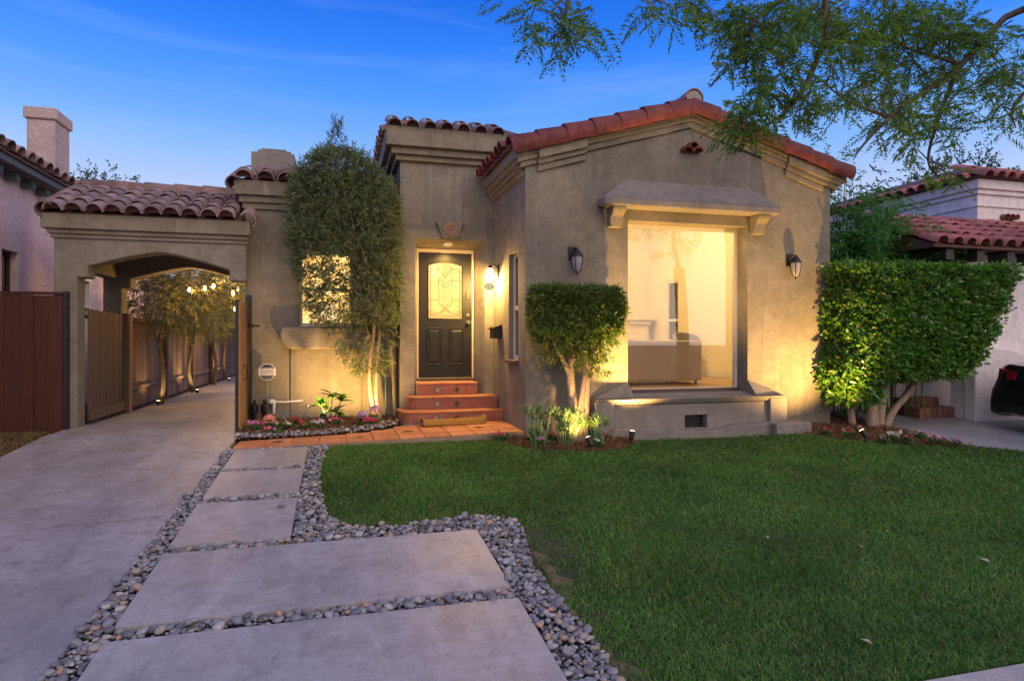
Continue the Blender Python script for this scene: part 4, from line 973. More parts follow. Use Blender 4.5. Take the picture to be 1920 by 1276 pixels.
tile_field(cM, pmat('mauve_clay_tile', (.23, .155, .15), (.33, .24, .235), 6, .8, .4, 80, rand=.22, fine=.15), croof, (PL0 + .06, EYc - .06, EZ - .003), (.235, 0, 0), 10, slope, 5, .285, jit=.010, tilt=.05)
tile_field(cM, 'tile', croof, (PL0 - .02, 12.26, EZ - .003), (.243, 0, 0), 10, Vector((0, -slope.y, slope.z)), 5, .285, jit=.010, tilt=.05)
for k in range(6): put('ridge_tile', ridgeM, 'tile_red', croof, (PL0 + .0 + k * .41, RY, RZ + .05), tmat((1, 0, -.02)))
for k in range(4): put('rake_tile', barrel(.36, .12, .11, .015, 200), 'tile', croof, Vector((PL0 - .03, EYc - .05, EZ + .0)) + slope * (k * .31), tmat(slope, R(-48)))
put('rake_tile', barrel(.36, .12, .11, .015, 200), 'tile', croof, Vector((PR1 + .04, EYc - .05, EZ - .02)), tmat(slope, R(48)))

# ------------------------------------------------------------------ fences and gates
def boards_y(parent, x, y0, y1, z0, z1, w, mat, thick=.02, jit=.006):
    n = max(1, round((y1 - y0) / w)); w = (y1 - y0) / n
    for i in range(n):
        a = y0 + i * w; dx = random.uniform(-jit, jit)
        build('board', MB().box(x + dx, x + dx + thick, a + .003, a + w - .003, z0 + random.uniform(0, .012), z1 + random.uniform(-.012, .012)), mat, parent)
fr_ = thing('red_fence', 'dark red stained board fence left of the carport post', 'fence', (-5, 9.85, 0))
n = 19
for i in range(n):
    a = -3.56 - (i + 1) * .165; dy = random.uniform(-.006, .006)
    build('board', MB().box(a + .002, a + .163, 9.815 + dy, 9.835 + dy, -.03, 1.79 + random.uniform(-.006, .006)), 'wood_red', fr_)
build('cap_rail', MB().box(-6.72, -3.545, 9.80, 9.885, 1.80, 1.835), 'wood_red', fr_)
build('end_post', MB().box(-3.555, -3.50, 9.81, 9.89, -.05, 1.845), 'black_metal', fr_)
for z in (.4, 1.3): build('rail', MB().box(-6.70, -3.56, 9.845, 9.885, z, z + .08), 'wood_red', fr_)
gl = thing('gate_leaf', 'brown board gate leaf standing open behind the carport post', 'gate', (-3.4, 10.9, 0))
boards_y(gl, -3.40, 10.23, 11.64, .05, 1.62, .14, 'wood_gate')
build('bottom_rail', MB().box(-3.37, -3.345, 10.22, 11.66, .07, .20), 'wood_old', gl)
build('gate_frame', MB().box(-3.44, -3.405, 10.22, 11.66, .10, .15).box(-3.44, -3.405, 10.22, 11.66, 1.50, 1.55).box(-3.44, -3.405, 11.645, 11.69, .03, 1.66), 'black_metal', gl)
gp = thing('gate_post', 'dark square gate post under the rear carport arch', 'post', (-3.38, 11.82, 0))
build('shaft', MB().box(-3.418, -3.33, 11.76, 11.90, 0, 1.63), 'wood_gate', gp); build('trim', MB().box(-3.328, -3.30, 11.80, 11.86, .01, 1.60), 'wood_warm', gp)
# driveway fence, board by board
fd = thing('driveway_fence', 'long weathered board fence along the left of the driveway', 'fence', (-3.5, 18, 0))
FY0, FY1 = 12.1, 30.0
boards_y(fd, -3.50, FY0, FY1, .02, 1.60, .15, 'wood_old')
for y in np.arange(FY0 + .02, FY1, 2.4): build('post', MB().box(-3.475, -3.395, y, y + .09, 0, 1.64), 'wood_gate', fd)
for k, y in enumerate(np.arange(FY0, FY1 - 2.4, 2.4)):
    build('rail', MB().box(-3.474, -3.435, y + .115, y + 2.415, .34, .39), 'wood_old', fd); build('rail', MB().box(-3.474, -3.43, y + .115, y + 2.415, 1.52, 1.57), 'wood_old', fd)
# right leaf swung out towards the street
gr = thing('gate_leaf', 'steel framed gate leaf with honey wood boards swung out beside flower bed', 'gate', (-1.27, 9.5, 0))
g0, g1 = 8.96, 10.10
build('gate_frame', MB().box(-1.30, -1.26, g0, g0 + .05, -.02, 1.72).box(-1.30, -1.26, g1 - .05, g1, .03, 1.74).box(-1.30, -1.26, g0 + .05, g1 - .05, .04, .09).box(-1.30, -1.26, g0 + .05, g1 - .05, 1.66, 1.71), 'black_metal', gr)
boards_y(gr, -1.258, g0 + .01, g1 - .44, .05, 1.70, .12, 'wood_warm', .018, .002); boards_y(gr, -1.258, g1 - .42, g1 - .06, .05, 1.70, .12, 'black_metal', .018, .002)
build('handle', MB().tube([(-1.24, g0 + .30, .66), (-1.19, g0 + .30, .67), (-1.19, g0 + .30, .85), (-1.24, g0 + .30, .86)], .008), 'black_metal', gr)
build('latch', MB().box(-1.235, -1.20, g1 - .35, g1 - .12, 1.38, 1.43).tube([(-1.22, g1 - .2, 1.40), (-1.10, g1 - .2, 1.40)], .012), 'black_metal', gr)
for z in (.2, 1.5): build('hinge', MB().tube([(-1.28, g1 + .035, z), (-1.28, g1 + .035, z + .12)], .018), 'black_metal', gr)
gpr = thing('hinge_post', 'black steel hinge post against the wing wall corner', 'post', (-1.30, 10.155, 0))
build('shaft', MB().box(-1.325, -1.245, 10.12, 10.19, 0, 1.86), 'black_metal', gpr)

# ------------------------------------------------------------------ neighbour house on the left
nb = thing('neighbour_house', 'pink trowelled stucco house behind the red fence with tall chimney', 'house', (-7, 12, 0))
wy0, wy1, wz0, wz1 = 10.86, 11.36, 1.45, 2.52; NX = -4.7
m = MB(); m.box(NX - .25, NX, 4, wy0, -.3, 3.72); m.box(NX - .25, NX, wy1, 13.35, -.3, 3.72); m.box(NX - .25, NX, wy0, wy1, -.3, wz0); m.box(NX - .25, NX, wy0, wy1, wz1, 3.72)
m.box(-13, NX - .25, 13.1, 13.35, -.3, 3.72); m.box(-13, NX - .25, 4, 4.25, -.3, 3.72); build('wall', m, 'pink', nb)
w = build('window_frame', MB().box(NX - .16, NX - .11, wy0, wy0 + .05, wz0, wz1).box(NX - .16, NX - .11, wy1 - .05, wy1, wz0, wz1).box(NX - .16, NX - .11, wy0 + .05, wy1 - .05, wz1 - .05, wz1).box(NX - .16, NX - .11, wy0 + .05, wy1 - .05, wz0, wz0 + .05).box(NX - .15, NX - .115, wy0 + .05, wy1 - .05, 1.95, 1.99), 'wood_gate', nb)
build('pane', MB().box(NX - .14, NX - .135, wy0 + .05, wy1 - .05, wz0 + .05, wz1 - .05), thin_glass('smoky_glass', (.35, .36, .4), 1.0), w)
build('room_back', MB().box(NX - 1.2, NX - 1.15, 10.2, 12.2, 1, 3).box(NX - 1.15, NX - .26, 10.2, 10.22, 1, 3).box(NX - 1.15, NX - .26, 12.2, 12.22, 1, 3).box(NX - 1.2, NX - .26, 10.2, 12.22, 3, 3.02).box(NX - 1.2, NX - .26, 10.2, 12.22, .98, 1.0), pmat('dim_room_plaster', (.35, .3, .28), None), nb)
cand = thing('candle_wall_lamp', 'two small candle bulbs glowing inside the pink house window', 'lamp', (NX - .9, 11.35, 1.9))
for y in (11.28, 11.38):
    build('bulb', MB().lathe([(.004, 0), (.016, .02), (.012, .05), (.002, .07)], (NX - .9, y, 2.02)), 'bulb_warm', cand, sm=True); build('candle', MB().tube([(NX - .9, y, 1.9), (NX - .9, y, 2.02)], .012), 'white_paint', cand)
build('arm', MB().tube([(NX - .9, 11.28, 1.9), (NX - .9, 11.33, 1.86), (NX - .9, 11.38, 1.9)], .01).tube([(NX - .9, 11.33, 1.87), (NX - 1.15, 11.33, 1.87)], .012), 'steel', cand)
r_ = MB(); r_.prism([(NX + .34, 3.745), (NX + .34, 3.775), (-9, 5.35), (-13, 3.775), (-13, 3.72), (-9, 5.25)], 'y', 3.8, 13.42); nroof = build('roof', r_, 'deck', nb)
tile_field(barrel(.42, .12, .10), 'tile', nroof, (NX + .40, 8.2, 3.79), (0, .285, 0), 19, (-1, 0, .37), 3, .37, jit=.02)
fl = pmat('green_grey_eave_paint', (.10, .13, .13), None, rough=.7)
build('eave_board', MB().box(NX + .22, NX + .30, 4, 13.4, 3.65, 3.742), fl, nb)
for y in np.arange(8.4, 13.4, .50): build('rafter_tail', MB().box(NX, NX + .17, y, y + .10, 3.52, 3.64), fl, nb)
# chimney on the near slope
chn = build('chimney', MB().box(-5.10, -4.68, 12.6, 13.22, 3.3, 4.95), 'chim', nb, bevel=.015)
build('chimney_cap', MB().box(-5.14, -4.64, 12.56, 13.26, 4.951, 5.15), 'chim', chn, bevel=.02)
# lower rear wing seen through the carport
m = MB(); m.box(NX - .5, NX - .2, 13.36, 14.35, -.3, 2.95); m.box(NX - .5, NX - .2, 14.95, 24, -.3, 2.95); m.box(NX - .5, NX - .2, 14.35, 14.95, -.3, 1.3); m.box(NX - .5, NX - .2, 14.35, 14.95, 2.45, 2.95); build('rear_wall', m, 'pink', nb)
w = build('window_frame', MB().box(NX - .3, NX - .21, 14.35, 14.41, 1.3, 2.45).box(NX - .3, NX - .21, 14.89, 14.95, 1.3, 2.45).box(NX - .3, NX - .21, 14.41, 14.89, 2.39, 2.45).box(NX - .3, NX - .21, 14.41, 14.89, 1.3, 1.36).box(NX - .29, NX - .22, 14.41, 14.89, 1.85, 1.89), 'white_paint', nb)
bl = MB(); [bl.box(NX - .33, NX - .315, 14.41, 14.89, 1.37 + i * .05, 1.405 + i * .05) for i in range(20)]; build('blind', bl, 'white_paint', w)
build('rear_roof', MB().prism([(NX + .05, 2.96), (NX + .05, 3.0), (-8, 4.0), (-8, 2.96)], 'y', 13.43, 24), 'tile', nb)

# ------------------------------------------------------------------ neighbour house on the right
nr = thing('white_house', 'white stucco house with red clay tile roofs behind the clipped hedge', 'house', (12, 9, 0))
UY = 9.3; UX = 1.243 * UY
build('upper_wall', MB().box(UX, 20, UY, 16, 2.6, 4.2), 'white_st', nr)
for z0, z1, pr in ((4.02, 4.2, .10), (3.93, 4.02, .05), (3.70, 3.74, .03)):
    build('moulding', MB().box(UX - pr, 20, UY - pr, UY + .01, z0, z1), 'white_st', nr, bevel=.008); build('moulding', MB().box(UX - pr, UX + .01, UY + .012, 16, z0, z1), 'white_st', nr, bevel=.008)
ur = MB(); ur.add([(UX - .2, UY - .2, 4.21), (20, UY - .2, 4.21), (20, 16, 4.21), (UX - .2, 16, 4.21), (UX + 1.5, UY + 1.5, 4.93), (20, UY + 1.5, 4.93), (20, 16, 4.93), (UX + 1.5, 16, 4.93)], [(3, 2, 1, 0), (0, 1, 5, 4), (3, 0, 4, 7), (4, 5, 6, 7), (1, 2, 6, 5), (2, 3, 7, 6)])
uroof = build('upper_roof', ur, 'deck', nr)
nM = barrel(.42, .12, .10)
tile_field(nM, 'tile_nb', uroof, (UX - .05, UY - .27, 4.20), (.27, 0, 0), 12, (0, 1, .42), 2, .36, jit=.02); tile_field(nM, 'tile_nb', uroof, (UX - .27, UY + .12, 4.20), (0, .27, 0), 16, (1, 0, .42), 1, .36, jit=.02)
for k in range(0): put('hip_tile', hipM, 'tile_nb', uroof, (UX - .25 + k * .25, UY - .25 + k * .25, 4.25 + k * .105), tmat((1, 1, .44)))
for X_, Y_, ax in ((UX - .08, 10.15, 'x'), (12.28, UY - .08, 'y')):
    for k in range(3):
        o_ = (0, k * .12 - .12, 0) if ax == 'x' else (k * .12 - .12, 0, 0)
        vb = MB().tube([(X_ - (.04 if ax == 'x' else 0) + o_[0], Y_ - (.04 if ax == 'y' else 0) + o_[1], 3.52), (X_ + (.1 if ax == 'x' else 0) + o_[0], Y_ + (.1 if ax == 'y' else 0) + o_[1], 3.53)], .055, 10, False)
        build('vent_pipe', vb, 'tile_nb', nr, sm=True)
LY, LEX = 8.1, 8.75
lr = MB(); lr.prism([(7.72, 2.62), (7.72, 2.65), (UY - .012, 3.34), (UY - .012, 2.62)], 'x', LEX, 20); lroof = build('lower_roof', lr, 'deck', nr)
tile_field(nM, 'tile_nb', lroof, (LEX + .1, 7.66, 2.66), (.27, 0, 0), 24, (0, UY - 7.72, .69), 5, .355, jit=.025, tilt=.05)
for x in np.arange(LEX + .3, 18, .62): build('rafter_tail', MB().box(x, x + .15, 7.78, LY - .002, 2.44, 2.60), pmat('dark_rafter', (.035, .03, .03), None, rough=.7) if 'dark_rafter' not in bpy.data.materials else bpy.data.materials['dark_rafter'], nr)
lw = MB(); lw.box(9.8, 11.2, LY, LY + .25, -.3, 2.6); lw.box(11.2, 12.9, LY, LY + .25, 2.1, 2.6); lw.box(12.9, 20, LY, LY + .25, -.3, 2.6); lw.box(8.2, 20, UY, UY + .2, -.3, 2.6)
build('lower_wall', lw, 'white_st', nr)
build('porch_wall', MB().prism([(9.78, -.2), (12.4, -.2), (12.4, .75), (11.4, .78), (10.9, .95), (10.5, 1.05), (9.78, 1.05)], 'y', LY - .2, LY - .003), 'white_st', nr, bevel=.015)
bs_ = thing('brick_steps', 'low brick steps beside the white house wall behind the hedge', 'steps', (9.4, 8.6, 0))
bk = pmat('brown_brick', (.14, .065, .05), (.20, .10, .075), 9, .85, .4, 60, rand=.25)
for r in range(2):
    for i in range(6):
        build('brick', MB().box(9.05 + i * .122, 9.16 + i * .122, 8.25 + r * .28, 8.52 + r * .28, -.07 + r * .005, .10 + r * .13), bk, bs_, bevel=.006)

# ------------------------------------------------------------------ lamps
def lantern(label, x, z):
    t = thing('wall_lantern', label, 'lantern', (x, 8.06, z), 'black wall lanterns')
    y = 8.06; cx, cy = x + .03, y - .15
    build('backplate', MB().box(x - .075, x + .075, y - .022, y - .001, z - .04, z + .20), 'black_metal', t, bevel=.006)
    build('arm', MB().tube([(x, y - .02, z + .12), (cx, y - .08, z + .17), (cx, cy, z + .15)], .013), 'black_metal', t)
    build('cap', MB().lathe([(.016, .17), (.022, .145), (.05, .12), (.095, .045), (.112, .02), (.112, .008)], (cx, cy, z), 18), 'black_metal', t, sm=40)
    prof = [(.092, .007), (.092, -.04), (.086, -.10), (.072, -.17), (.05, -.23), (.022, -.265)]
    build('globe', MB().lathe(prof, (cx, cy, z), 18), 'lamp_white', t, sm=50)
    for k in range(4):
        a = k * math.pi / 2 + .9; build('rib', MB().tube([(cx + (r + .006) * math.cos(a), cy + (r + .006) * math.sin(a), z + h) for r, h in prof], .0065, 6), 'black_metal', t)
    build('finial', MB().lathe([(.03, -.26), (.03, -.275), (.008, -.285), (.012, -.30), (.002, -.315)], (cx, cy, z), 10), 'black_metal', t)
    t.scale = (.76, .76, .76)
p = at_y(1076, 480, 8.0); lantern('unlit black wall lantern above the square topped bush', p.x, p.z - .02)
p = at_y(1487, 492, 8.0); lantern('unlit black wall lantern right of the picture window', p.x - .02, p.z - .02)
# lit sconce in the entry corner
sc = thing('wall_sconce', 'lit white glass wall sconce in the corner beside the front door', 'sconce', (2.36, 9.5, 2.2))
build('backplate', MB().box(2.345, 2.363, 9.47, 9.53, 2.13, 2.36), 'black_metal', sc, bevel=.004)
build('arm', MB().tube([(2.35, 9.5, 2.30), (2.30, 9.5, 2.345), (2.25, 9.5, 2.35), (2.225, 9.5, 2.33)], .009), 'black_metal', sc)
build('cup', MB().lathe([(.012, .0), (.03, -.015), (.035, -.05)], (2.225, 9.5, 2.335), 14), 'black_metal', sc)
build('shade', MB().lathe([(.036, 0), (.05, -.04), (.062, -.09), (.085, -.14), (.083, -.141), (.06, -.09), (.034, -.004)], (2.225, 9.5, 2.285), 20), 'shade', sc, sm=60)
light('sconce_bulb', 'POINT', (2.225, 9.49, 2.10), 110, (1, .58, .15), sc, .04)
pq = thing('oval_disc', 'slate blue oval plaque on the stucco below the sconce', 'disc', (2.29, 9.82, 2.04))  # thin near-black blue oval disc set on the wall
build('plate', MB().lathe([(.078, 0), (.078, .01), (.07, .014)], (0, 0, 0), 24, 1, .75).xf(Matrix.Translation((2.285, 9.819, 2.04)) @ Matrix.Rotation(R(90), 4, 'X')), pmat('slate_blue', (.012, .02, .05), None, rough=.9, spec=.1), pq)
mbx = thing('mailbox', 'small black mailbox on the flank wall beside the door', 'mailbox', (2.36, 9.42, 1.3))
build('body', MB().prism([(9.30, 1.22), (9.56, 1.22), (9.56, 1.40), (9.30, 1.40)], 'x', 2.235, 2.363), 'black_metal', mbx, bevel=.006)
build('lid', MB().add([(2.215, 9.29, 1.375), (2.215, 9.57, 1.375), (2.363, 9.57, 1.43), (2.363, 9.29, 1.43), (2.215, 9.29, 1.36), (2.215, 9.57, 1.36), (2.363, 9.57, 1.402), (2.363, 9.29, 1.402)], [(0, 1, 2, 3), (7, 6, 5, 4), (0, 4, 5, 1), (1, 5, 6, 2), (2, 6, 7, 3), (3, 7, 4, 0)]), 'black_metal', mbx)
dsp = thing('downspout', 'taupe downspout pipe running down the corner left of the door', 'downspout', (.84, 10.15, 0))
build('pipe', MB().tube([(.845, 10.12, .02), (.845, 10.12, 3.05)], .038, 10), 'stucco_trim', dsp, sm=40)
for z in (.6, 2.2): build('strap', MB().box(.80, .897, 10.115, 10.13, z, z + .03), 'stucco_trim', dsp)
# garden uplights
def uplight(label, x, y, tgt, pw, cone, bl=.5, col=WARM, group='garden uplights', up=.10, shaft=.12):
    z = gz(y); t = thing('garden_uplight', label, 'uplight', (x, y, z), group)
    d = (Vector(tgt) - Vector((x, y, z + up))).normalized(); h = Vector((x, y, z + up))
    build('stake', MB().tube([(x, y, z - .02), (x, y, z + up - .02)], .010), 'black_metal', t)
    build('housing', MB().tube([h - d * .04, h - d * .02, h + d * (shaft - .05)], [.022, .034, .036], 12), 'black_metal', t, sm=40)
    build('lens', MB().tube([h + d * (shaft - .05), h + d * (shaft - .045)], .030, 12), 'lens', t)
    light('beam', 'SPOT', h + d * (shaft - .03), pw, col, t, .02, tgt, cone, bl); return t
p1 = on_ground(1184, 833); uplight('bright garden uplight at the left foot of the planter', p1.x, p1.y, (4.45, 8.06, 3.2), 560, 105, .9)
p2 = on_ground(1107, 845); uplight('black can uplight among succulents below the square bush', p2.x, p2.y, (2.62, 8.1, 1.3), 62, 140, 1)
uplight('black can uplight at the foot of the clipped hedge', 6.70, 6.93, (6.22, 8.06, 1.75), 470, 112, .9)
p4 = on_ground(606, 783); uplight('small glowing uplight in the leafy plant bed under the wing window', -.22, 9.32, (-.05, 10.2, 1.3), 100, 145, 1)
p5 = on_ground(660, 800); uplight('hidden uplight at the foot of the slender tree', .30, 9.36, (.40, 10.2, 1.1), 95, 145, 1)
for k, (x, y, pw) in enumerate(((-3.2, 13.05, 15), (-3.08, 15.8, 45), (-3.1, 20.3, 50))):
    uplight(('uplight on the drive at the first olive tree trunk', 'brightest uplight on the drive at the second olive tree trunk', 'farthest uplight on the drive along the board fence')[k], x, y, (-3.3, y + .4, 2.0), pw, 140, .9, (1, .66, .26), 'driveway uplights', .05, .08)
# string lights across the driveway
sl = thing('string_lights', 'warm string of bulbs hung over the driveway, plus an added far run', 'string lights', (-2.4, 12.5, 2.1))
cab = []
BUL = [(355, 543, 12.55), (384, 540, 12.45), (400, 536, 12.4), (437, 549, 12.3), (441, 579, 12.75)]
pts = [at_y(*b) for b in BUL]; cabpts = [Vector((-3.45, 12.7, 2.35))] + [q + Vector((0, 0, .09)) for q in pts[:4]] + [Vector((WX - .02, 12.25, 2.30))]
dense = []
for a, b in zip(cabpts, cabpts[1:]):
    for k in range(6): t = k / 6; dense.append(a.lerp(b, t) - Vector((0, 0, .05 * 4 * t * (1 - t))))
build('cable', MB().tube(dense + [cabpts[-1]], .006, 5), 'black_metal', sl)
c2 = [cabpts[-1], pts[4] + Vector((0, 0, .09)), Vector((WX - .02, 13.3, 2.0))]; build('cable', MB().tube(c2, .006, 5), 'black_metal', sl)
far = [Vector((-2.9, 16.6, 2.55)), Vector((-2.45, 17.4, 2.5)), Vector((-2.0, 18.4, 2.45))]  # added farther run of stronger bulbs, put in to make the trees glow
build('cable', MB().tube([Vector((-3.45, 15.9, 2.75))] + [q + Vector((0, 0, .09)) for q in far] + [Vector((WX - .02, 19.2, 2.7))], .006, 5), 'black_metal', sl)
for q in pts + far:
    b = build('bulb', MB().lathe([(.004, -.045), (.022, -.03), (.028, -.008), (.02, .025), (.013, .045)], q, 12), 'bulb_warm', sl, sm=True)
    build('socket', MB().tube([q + Vector((0, 0, .046)), q + Vector((0, 0, .09))], .016, 8), 'black_metal', b)
    light('bulb_glow', 'POINT', q + Vector((0, 0, -.06)), 9 if q.y < 14 else 85, (1, .54, .14), sl, .04)

# ------------------------------------------------------------------ small things by the house
dmat = thing('doormat', 'brown coir doormat curled up against the bottom step', 'doormat', (1.58, 9.05, 0))
m = MB(); prof = []
nu, nv = 26, 7; vs = []; fs = []
for i in range(nu + 1):
    u = -1 + 2 * i / nu; x = 1.585 + u * .455; lift = .045 * max(0, abs(u) - .85) / .15
    for j in range(nv + 1):
        v = j / nv; y = 8.93 + .26 * v; z = wz(x) + .012 + .085 * math.sin(math.pi * min(1, v * 1.15)) ** .7 + lift + .004 * math.sin(i * 2.4 + j)
        vs.append((x + (.012 * math.sin(j * 2) if i in (0, nu) else 0), y - .02 * lift * 10, z))
k = nv + 1
for i in range(nu):
    for j in range(nv): fs.append((i * k + j, (i + 1) * k + j, (i + 1) * k + j + 1, i * k + j + 1))
n0 = len(vs); vs += [(x, y, z - .018) for x, y, z in vs]; fs += [tuple(q + n0 for q in f[::-1]) for f in fs]
rim = [i * k for i in range(nu + 1)] + [nu * k + j for j in range(1, nv + 1)] + [i * k + nv for i in range(nu - 1, -1, -1)] + [j for j in range(nv - 1, 0, -1)]
for a, b in zip(rim, rim[1:] + rim[:1]): fs.append((a, a + n0, b + n0, b))
build('mat', m.add(vs, fs), 'coir', dmat, sm=True)
build('braided_border', MB().tube([(1.585 - .44 + .88 * i / 40, 8.925 + .004 * math.sin(i * 2), wz(1.58) + .022 + .006 * math.cos(i * 2.2)) for i in range(41)], .017, 6), 'coir', dmat, sm=True)
# octagonal security sign on a thin stake
sg = thing('security_sign', 'white and navy octagonal home security sign on a thin stake by the wall', 'sign', (-1.03, 10.0, 0))
c = at_y(501, 697, 10.0); ro = .124
octo = lambda r: [(c.x + r * math.cos(R(22.5 + 45 * k)) / math.cos(R(22.5)), c.z + r * math.sin(R(22.5 + 45 * k)) / math.cos(R(22.5))) for k in range(8)]
build('board', MB().prism(octo(.118), 'y', 9.997, 10.003), 'white_plastic', sg)
navy = pmat('navy_print', (.012, .016, .07), None, rough=.4)
q = .108; t_ = q * math.tan(R(22.5))
build('print_band', MB().prism([(c.x - t_, c.z + q), (c.x + t_, c.z + q), (c.x + q - .004, c.z + t_ + .004), (c.x - q + .004, c.z + t_ + .004)], 'y', 9.9955, 9.9968), navy, sg)
build('print_band', MB().prism([(c.x - q + .004, c.z - t_ - .004), (c.x + q - .004, c.z - t_ - .004), (c.x + t_, c.z - q), (c.x - t_, c.z - q)], 'y', 9.9955, 9.9968), navy, sg)
RT = (R(90), 0, 0); orange = pmat('rust_print', (.25, .09, .05), None, rough=.5)
txt('lettering', 'Protected by', .026, 'white_plastic', sg, (c.x, 9.9945, c.z + .064), RT); txt('lettering', 'SimpliSafe', .046, orange, sg, (c.x, 9.9945, c.z + .014), RT)
txt('lettering', 'HOME SECURITY SYSTEMS', .0165, navy, sg, (c.x, 9.9945, c.z - .022), RT); txt('lettering', '24/7 Alarm Monitoring', .017, 'white_plastic', sg, (c.x, 9.9945, c.z - .062), RT); txt('lettering', 'simplisafe.com', .015, 'white_plastic', sg, (c.x, 9.9945, c.z - .086), RT)
build('stake', MB().tube([(c.x, 10.012, -.02), (c.x, 10.012, c.z + .06)], .006), 'steel', sg)
# pipework at the wing wall
sp_ = thing('hose_spigot', 'white plastic irrigation pipe with tap low on the wing wall', 'spigot', (-.9, 10.1, .1))
build('pipe', MB().tube([(-.95, 10.14, .28), (-.80, 10.14, .27), (-.52, 10.14, .285)], .017, 8), 'white_plastic', sp_, sm=40)
build('tap', MB().tube([(-.93, 10.14, .30), (-.93, 10.12, .10)], [.026, .02], 8).lathe([(.045, -.03), (.05, 0), (.045, .03)], (-.97, 10.13, .285), 12), 'white_plastic', sp_)
build('stub_pipe', MB().tube([(-.44, 10.15, .20), (-.44, 10.10, .20)], .018, 8), 'white_plastic', sp_)
for k, x in enumerate((-1.20, -1.06)):
    vb = thing('irrigation_valve', ('black irrigation valve next to the gate hinge post', 'black irrigation valve touching the white pipe')[k], 'valve', (x, 10.12, 0), 'irrigation valves')
    build('body', MB().lathe([(.03, .0), (.03, .12), (.05, .13), (.055, .18), (.05, .24), (.02, .26), (.02, .31)], (x, 10.12, 0), 12), 'black_metal', vb, sm=40)
ex = thing('drive_stone', 'small grey river stone lying on the third slab', 'stone', (*on_ground(527, 955).xy, gz(5.8) + .022))
_p = on_ground(527, 955); mb = MB(); mb.add([tuple(Vector(v) * .026) for v in PSH[1][0]], [tuple(int(q) for q in f) for f in PSH[1][1]]); mb.v = [(_p.x + a * 1.2, _p.y + b, gz(_p.y) + .036 + c_ * .6) for a, b, c_ in mb.v]
build('body', mb, 'pebble1', ex, sm=True)

# ------------------------------------------------------------------ plants
MT['leaf_willow'] = leafmat('willow_leaf', [(.07, .12, .06), (.16, .22, .10), (.10, .16, .09), (.25, .30, .14), (.13, .17, .10), (.28, .22, .14)], .5, .3)
MT['leaf_top'] = leafmat('podocarp_leaf', [(.04, .10, .022), (.10, .19, .035), (.06, .13, .03), (.18, .27, .05), (.20, .19, .06), (.055, .13, .025)], .4, .3)
MT['leaf_ficus'] = leafmat('ficus_leaf', [(.035, .12, .02), (.085, .22, .027), (.05, .16, .023), (.15, .32, .04), (.065, .19, .026), (.11, .26, .035), (.16, .15, .045)], .3, .28, .6)
MT['leaf_bamboo'] = leafmat('bamboo_leaf', [(.04, .15, .04), (.08, .24, .05), (.055, .18, .055), (.12, .29, .06)], .4, .35)
MT['leaf_olive'] = leafmat('olive_leaf', [(.13, .14, .07), (.20, .20, .11), (.16, .16, .09), (.10, .12, .06)], .5, .25)
MT['leaf_jac'] = leafmat('feathery_leaflet', [(.05, .13, .03), (.12, .24, .045), (.07, .16, .04), (.24, .37, .06), (.05, .12, .04)], .5, .4)
MT['leaf_far'] = leafmat('far_leaf', [(.03, .06, .025), (.05, .085, .03), (.035, .065, .035)], .6, .2)
MT['leaf_big'] = leafmat('broad_leaf', [(.035, .12, .025), (.05, .16, .03)], .3, .3, .6)
MT['succ'] = leafmat('succulent_finger', [(.13, .24, .09), (.20, .32, .10), (.12, .23, .13)], .45, .15)

def tw(P, D, n, tl, L, Wd, spread=.9, fold=.25, droop=.1):
    """twigs starting at P along D: leaf blades along each and a thin stem"""
    P = np.asarray(P, float); D = unit(np.asarray(D, float)); k = len(P)
    tl = np.broadcast_to(np.asarray(tl, float), k)
    t = np.tile(np.linspace(.08, 1, n), k); pi = np.repeat(np.arange(k), n)
    side = unit(np.cross(D[pi], RNG.normal(size=(k * n, 3))))
    lp = P[pi] + D[pi] * (tl[pi] * t)[:, None]; ld = D[pi] * (1 - .3 * spread) + side * spread * .8 + RNG.normal(size=(k * n, 3)) * .15
    lv, lf = leaves(lp, ld, L * RNG.uniform(.65, 1.2, k * n), Wd * RNG.uniform(.75, 1.2, k * n), fold, droop)
    s = unit(np.cross(D, RNG.normal(size=(k, 3)))) * .0022; s2 = np.cross(D, s); e = P + D * tl[:, None]
    V = np.stack([P + s, P - s * .5 + s2, P - s * .5 - s2, e], 1).reshape(-1, 3); b = np.arange(k)[:, None] * 4
    Fc = np.concatenate([b + np.array([0, 1, 3]), b + np.array([1, 2, 3]), b + np.array([2, 0, 3])])
    return (lv, lf), (V, Fc)
def limbs(specs, n=8):
    mb = MB()
    for path, r0, r1 in specs:
        P = [Vector(p) for p in path]; fine = []
        for i in range(len(P) - 1):
            p0, p1, p2, p3 = P[max(i - 1, 0)], P[i], P[i + 1], P[min(i + 2, len(P) - 1)]
            for k in range(4):
                t = k / 4; fine.append(.5 * ((2 * p1) + (p2 - p0) * t + (2 * p0 - 5 * p1 + 4 * p2 - p3) * t * t + (3 * p1 - p0 - 3 * p2 + p3) * t ** 3))
        fine.append(P[-1]); m = len(fine); mb.tube(fine, [r0 + (r1 - r0) * i / (m - 1) for i in range(m)], n)
    return mb

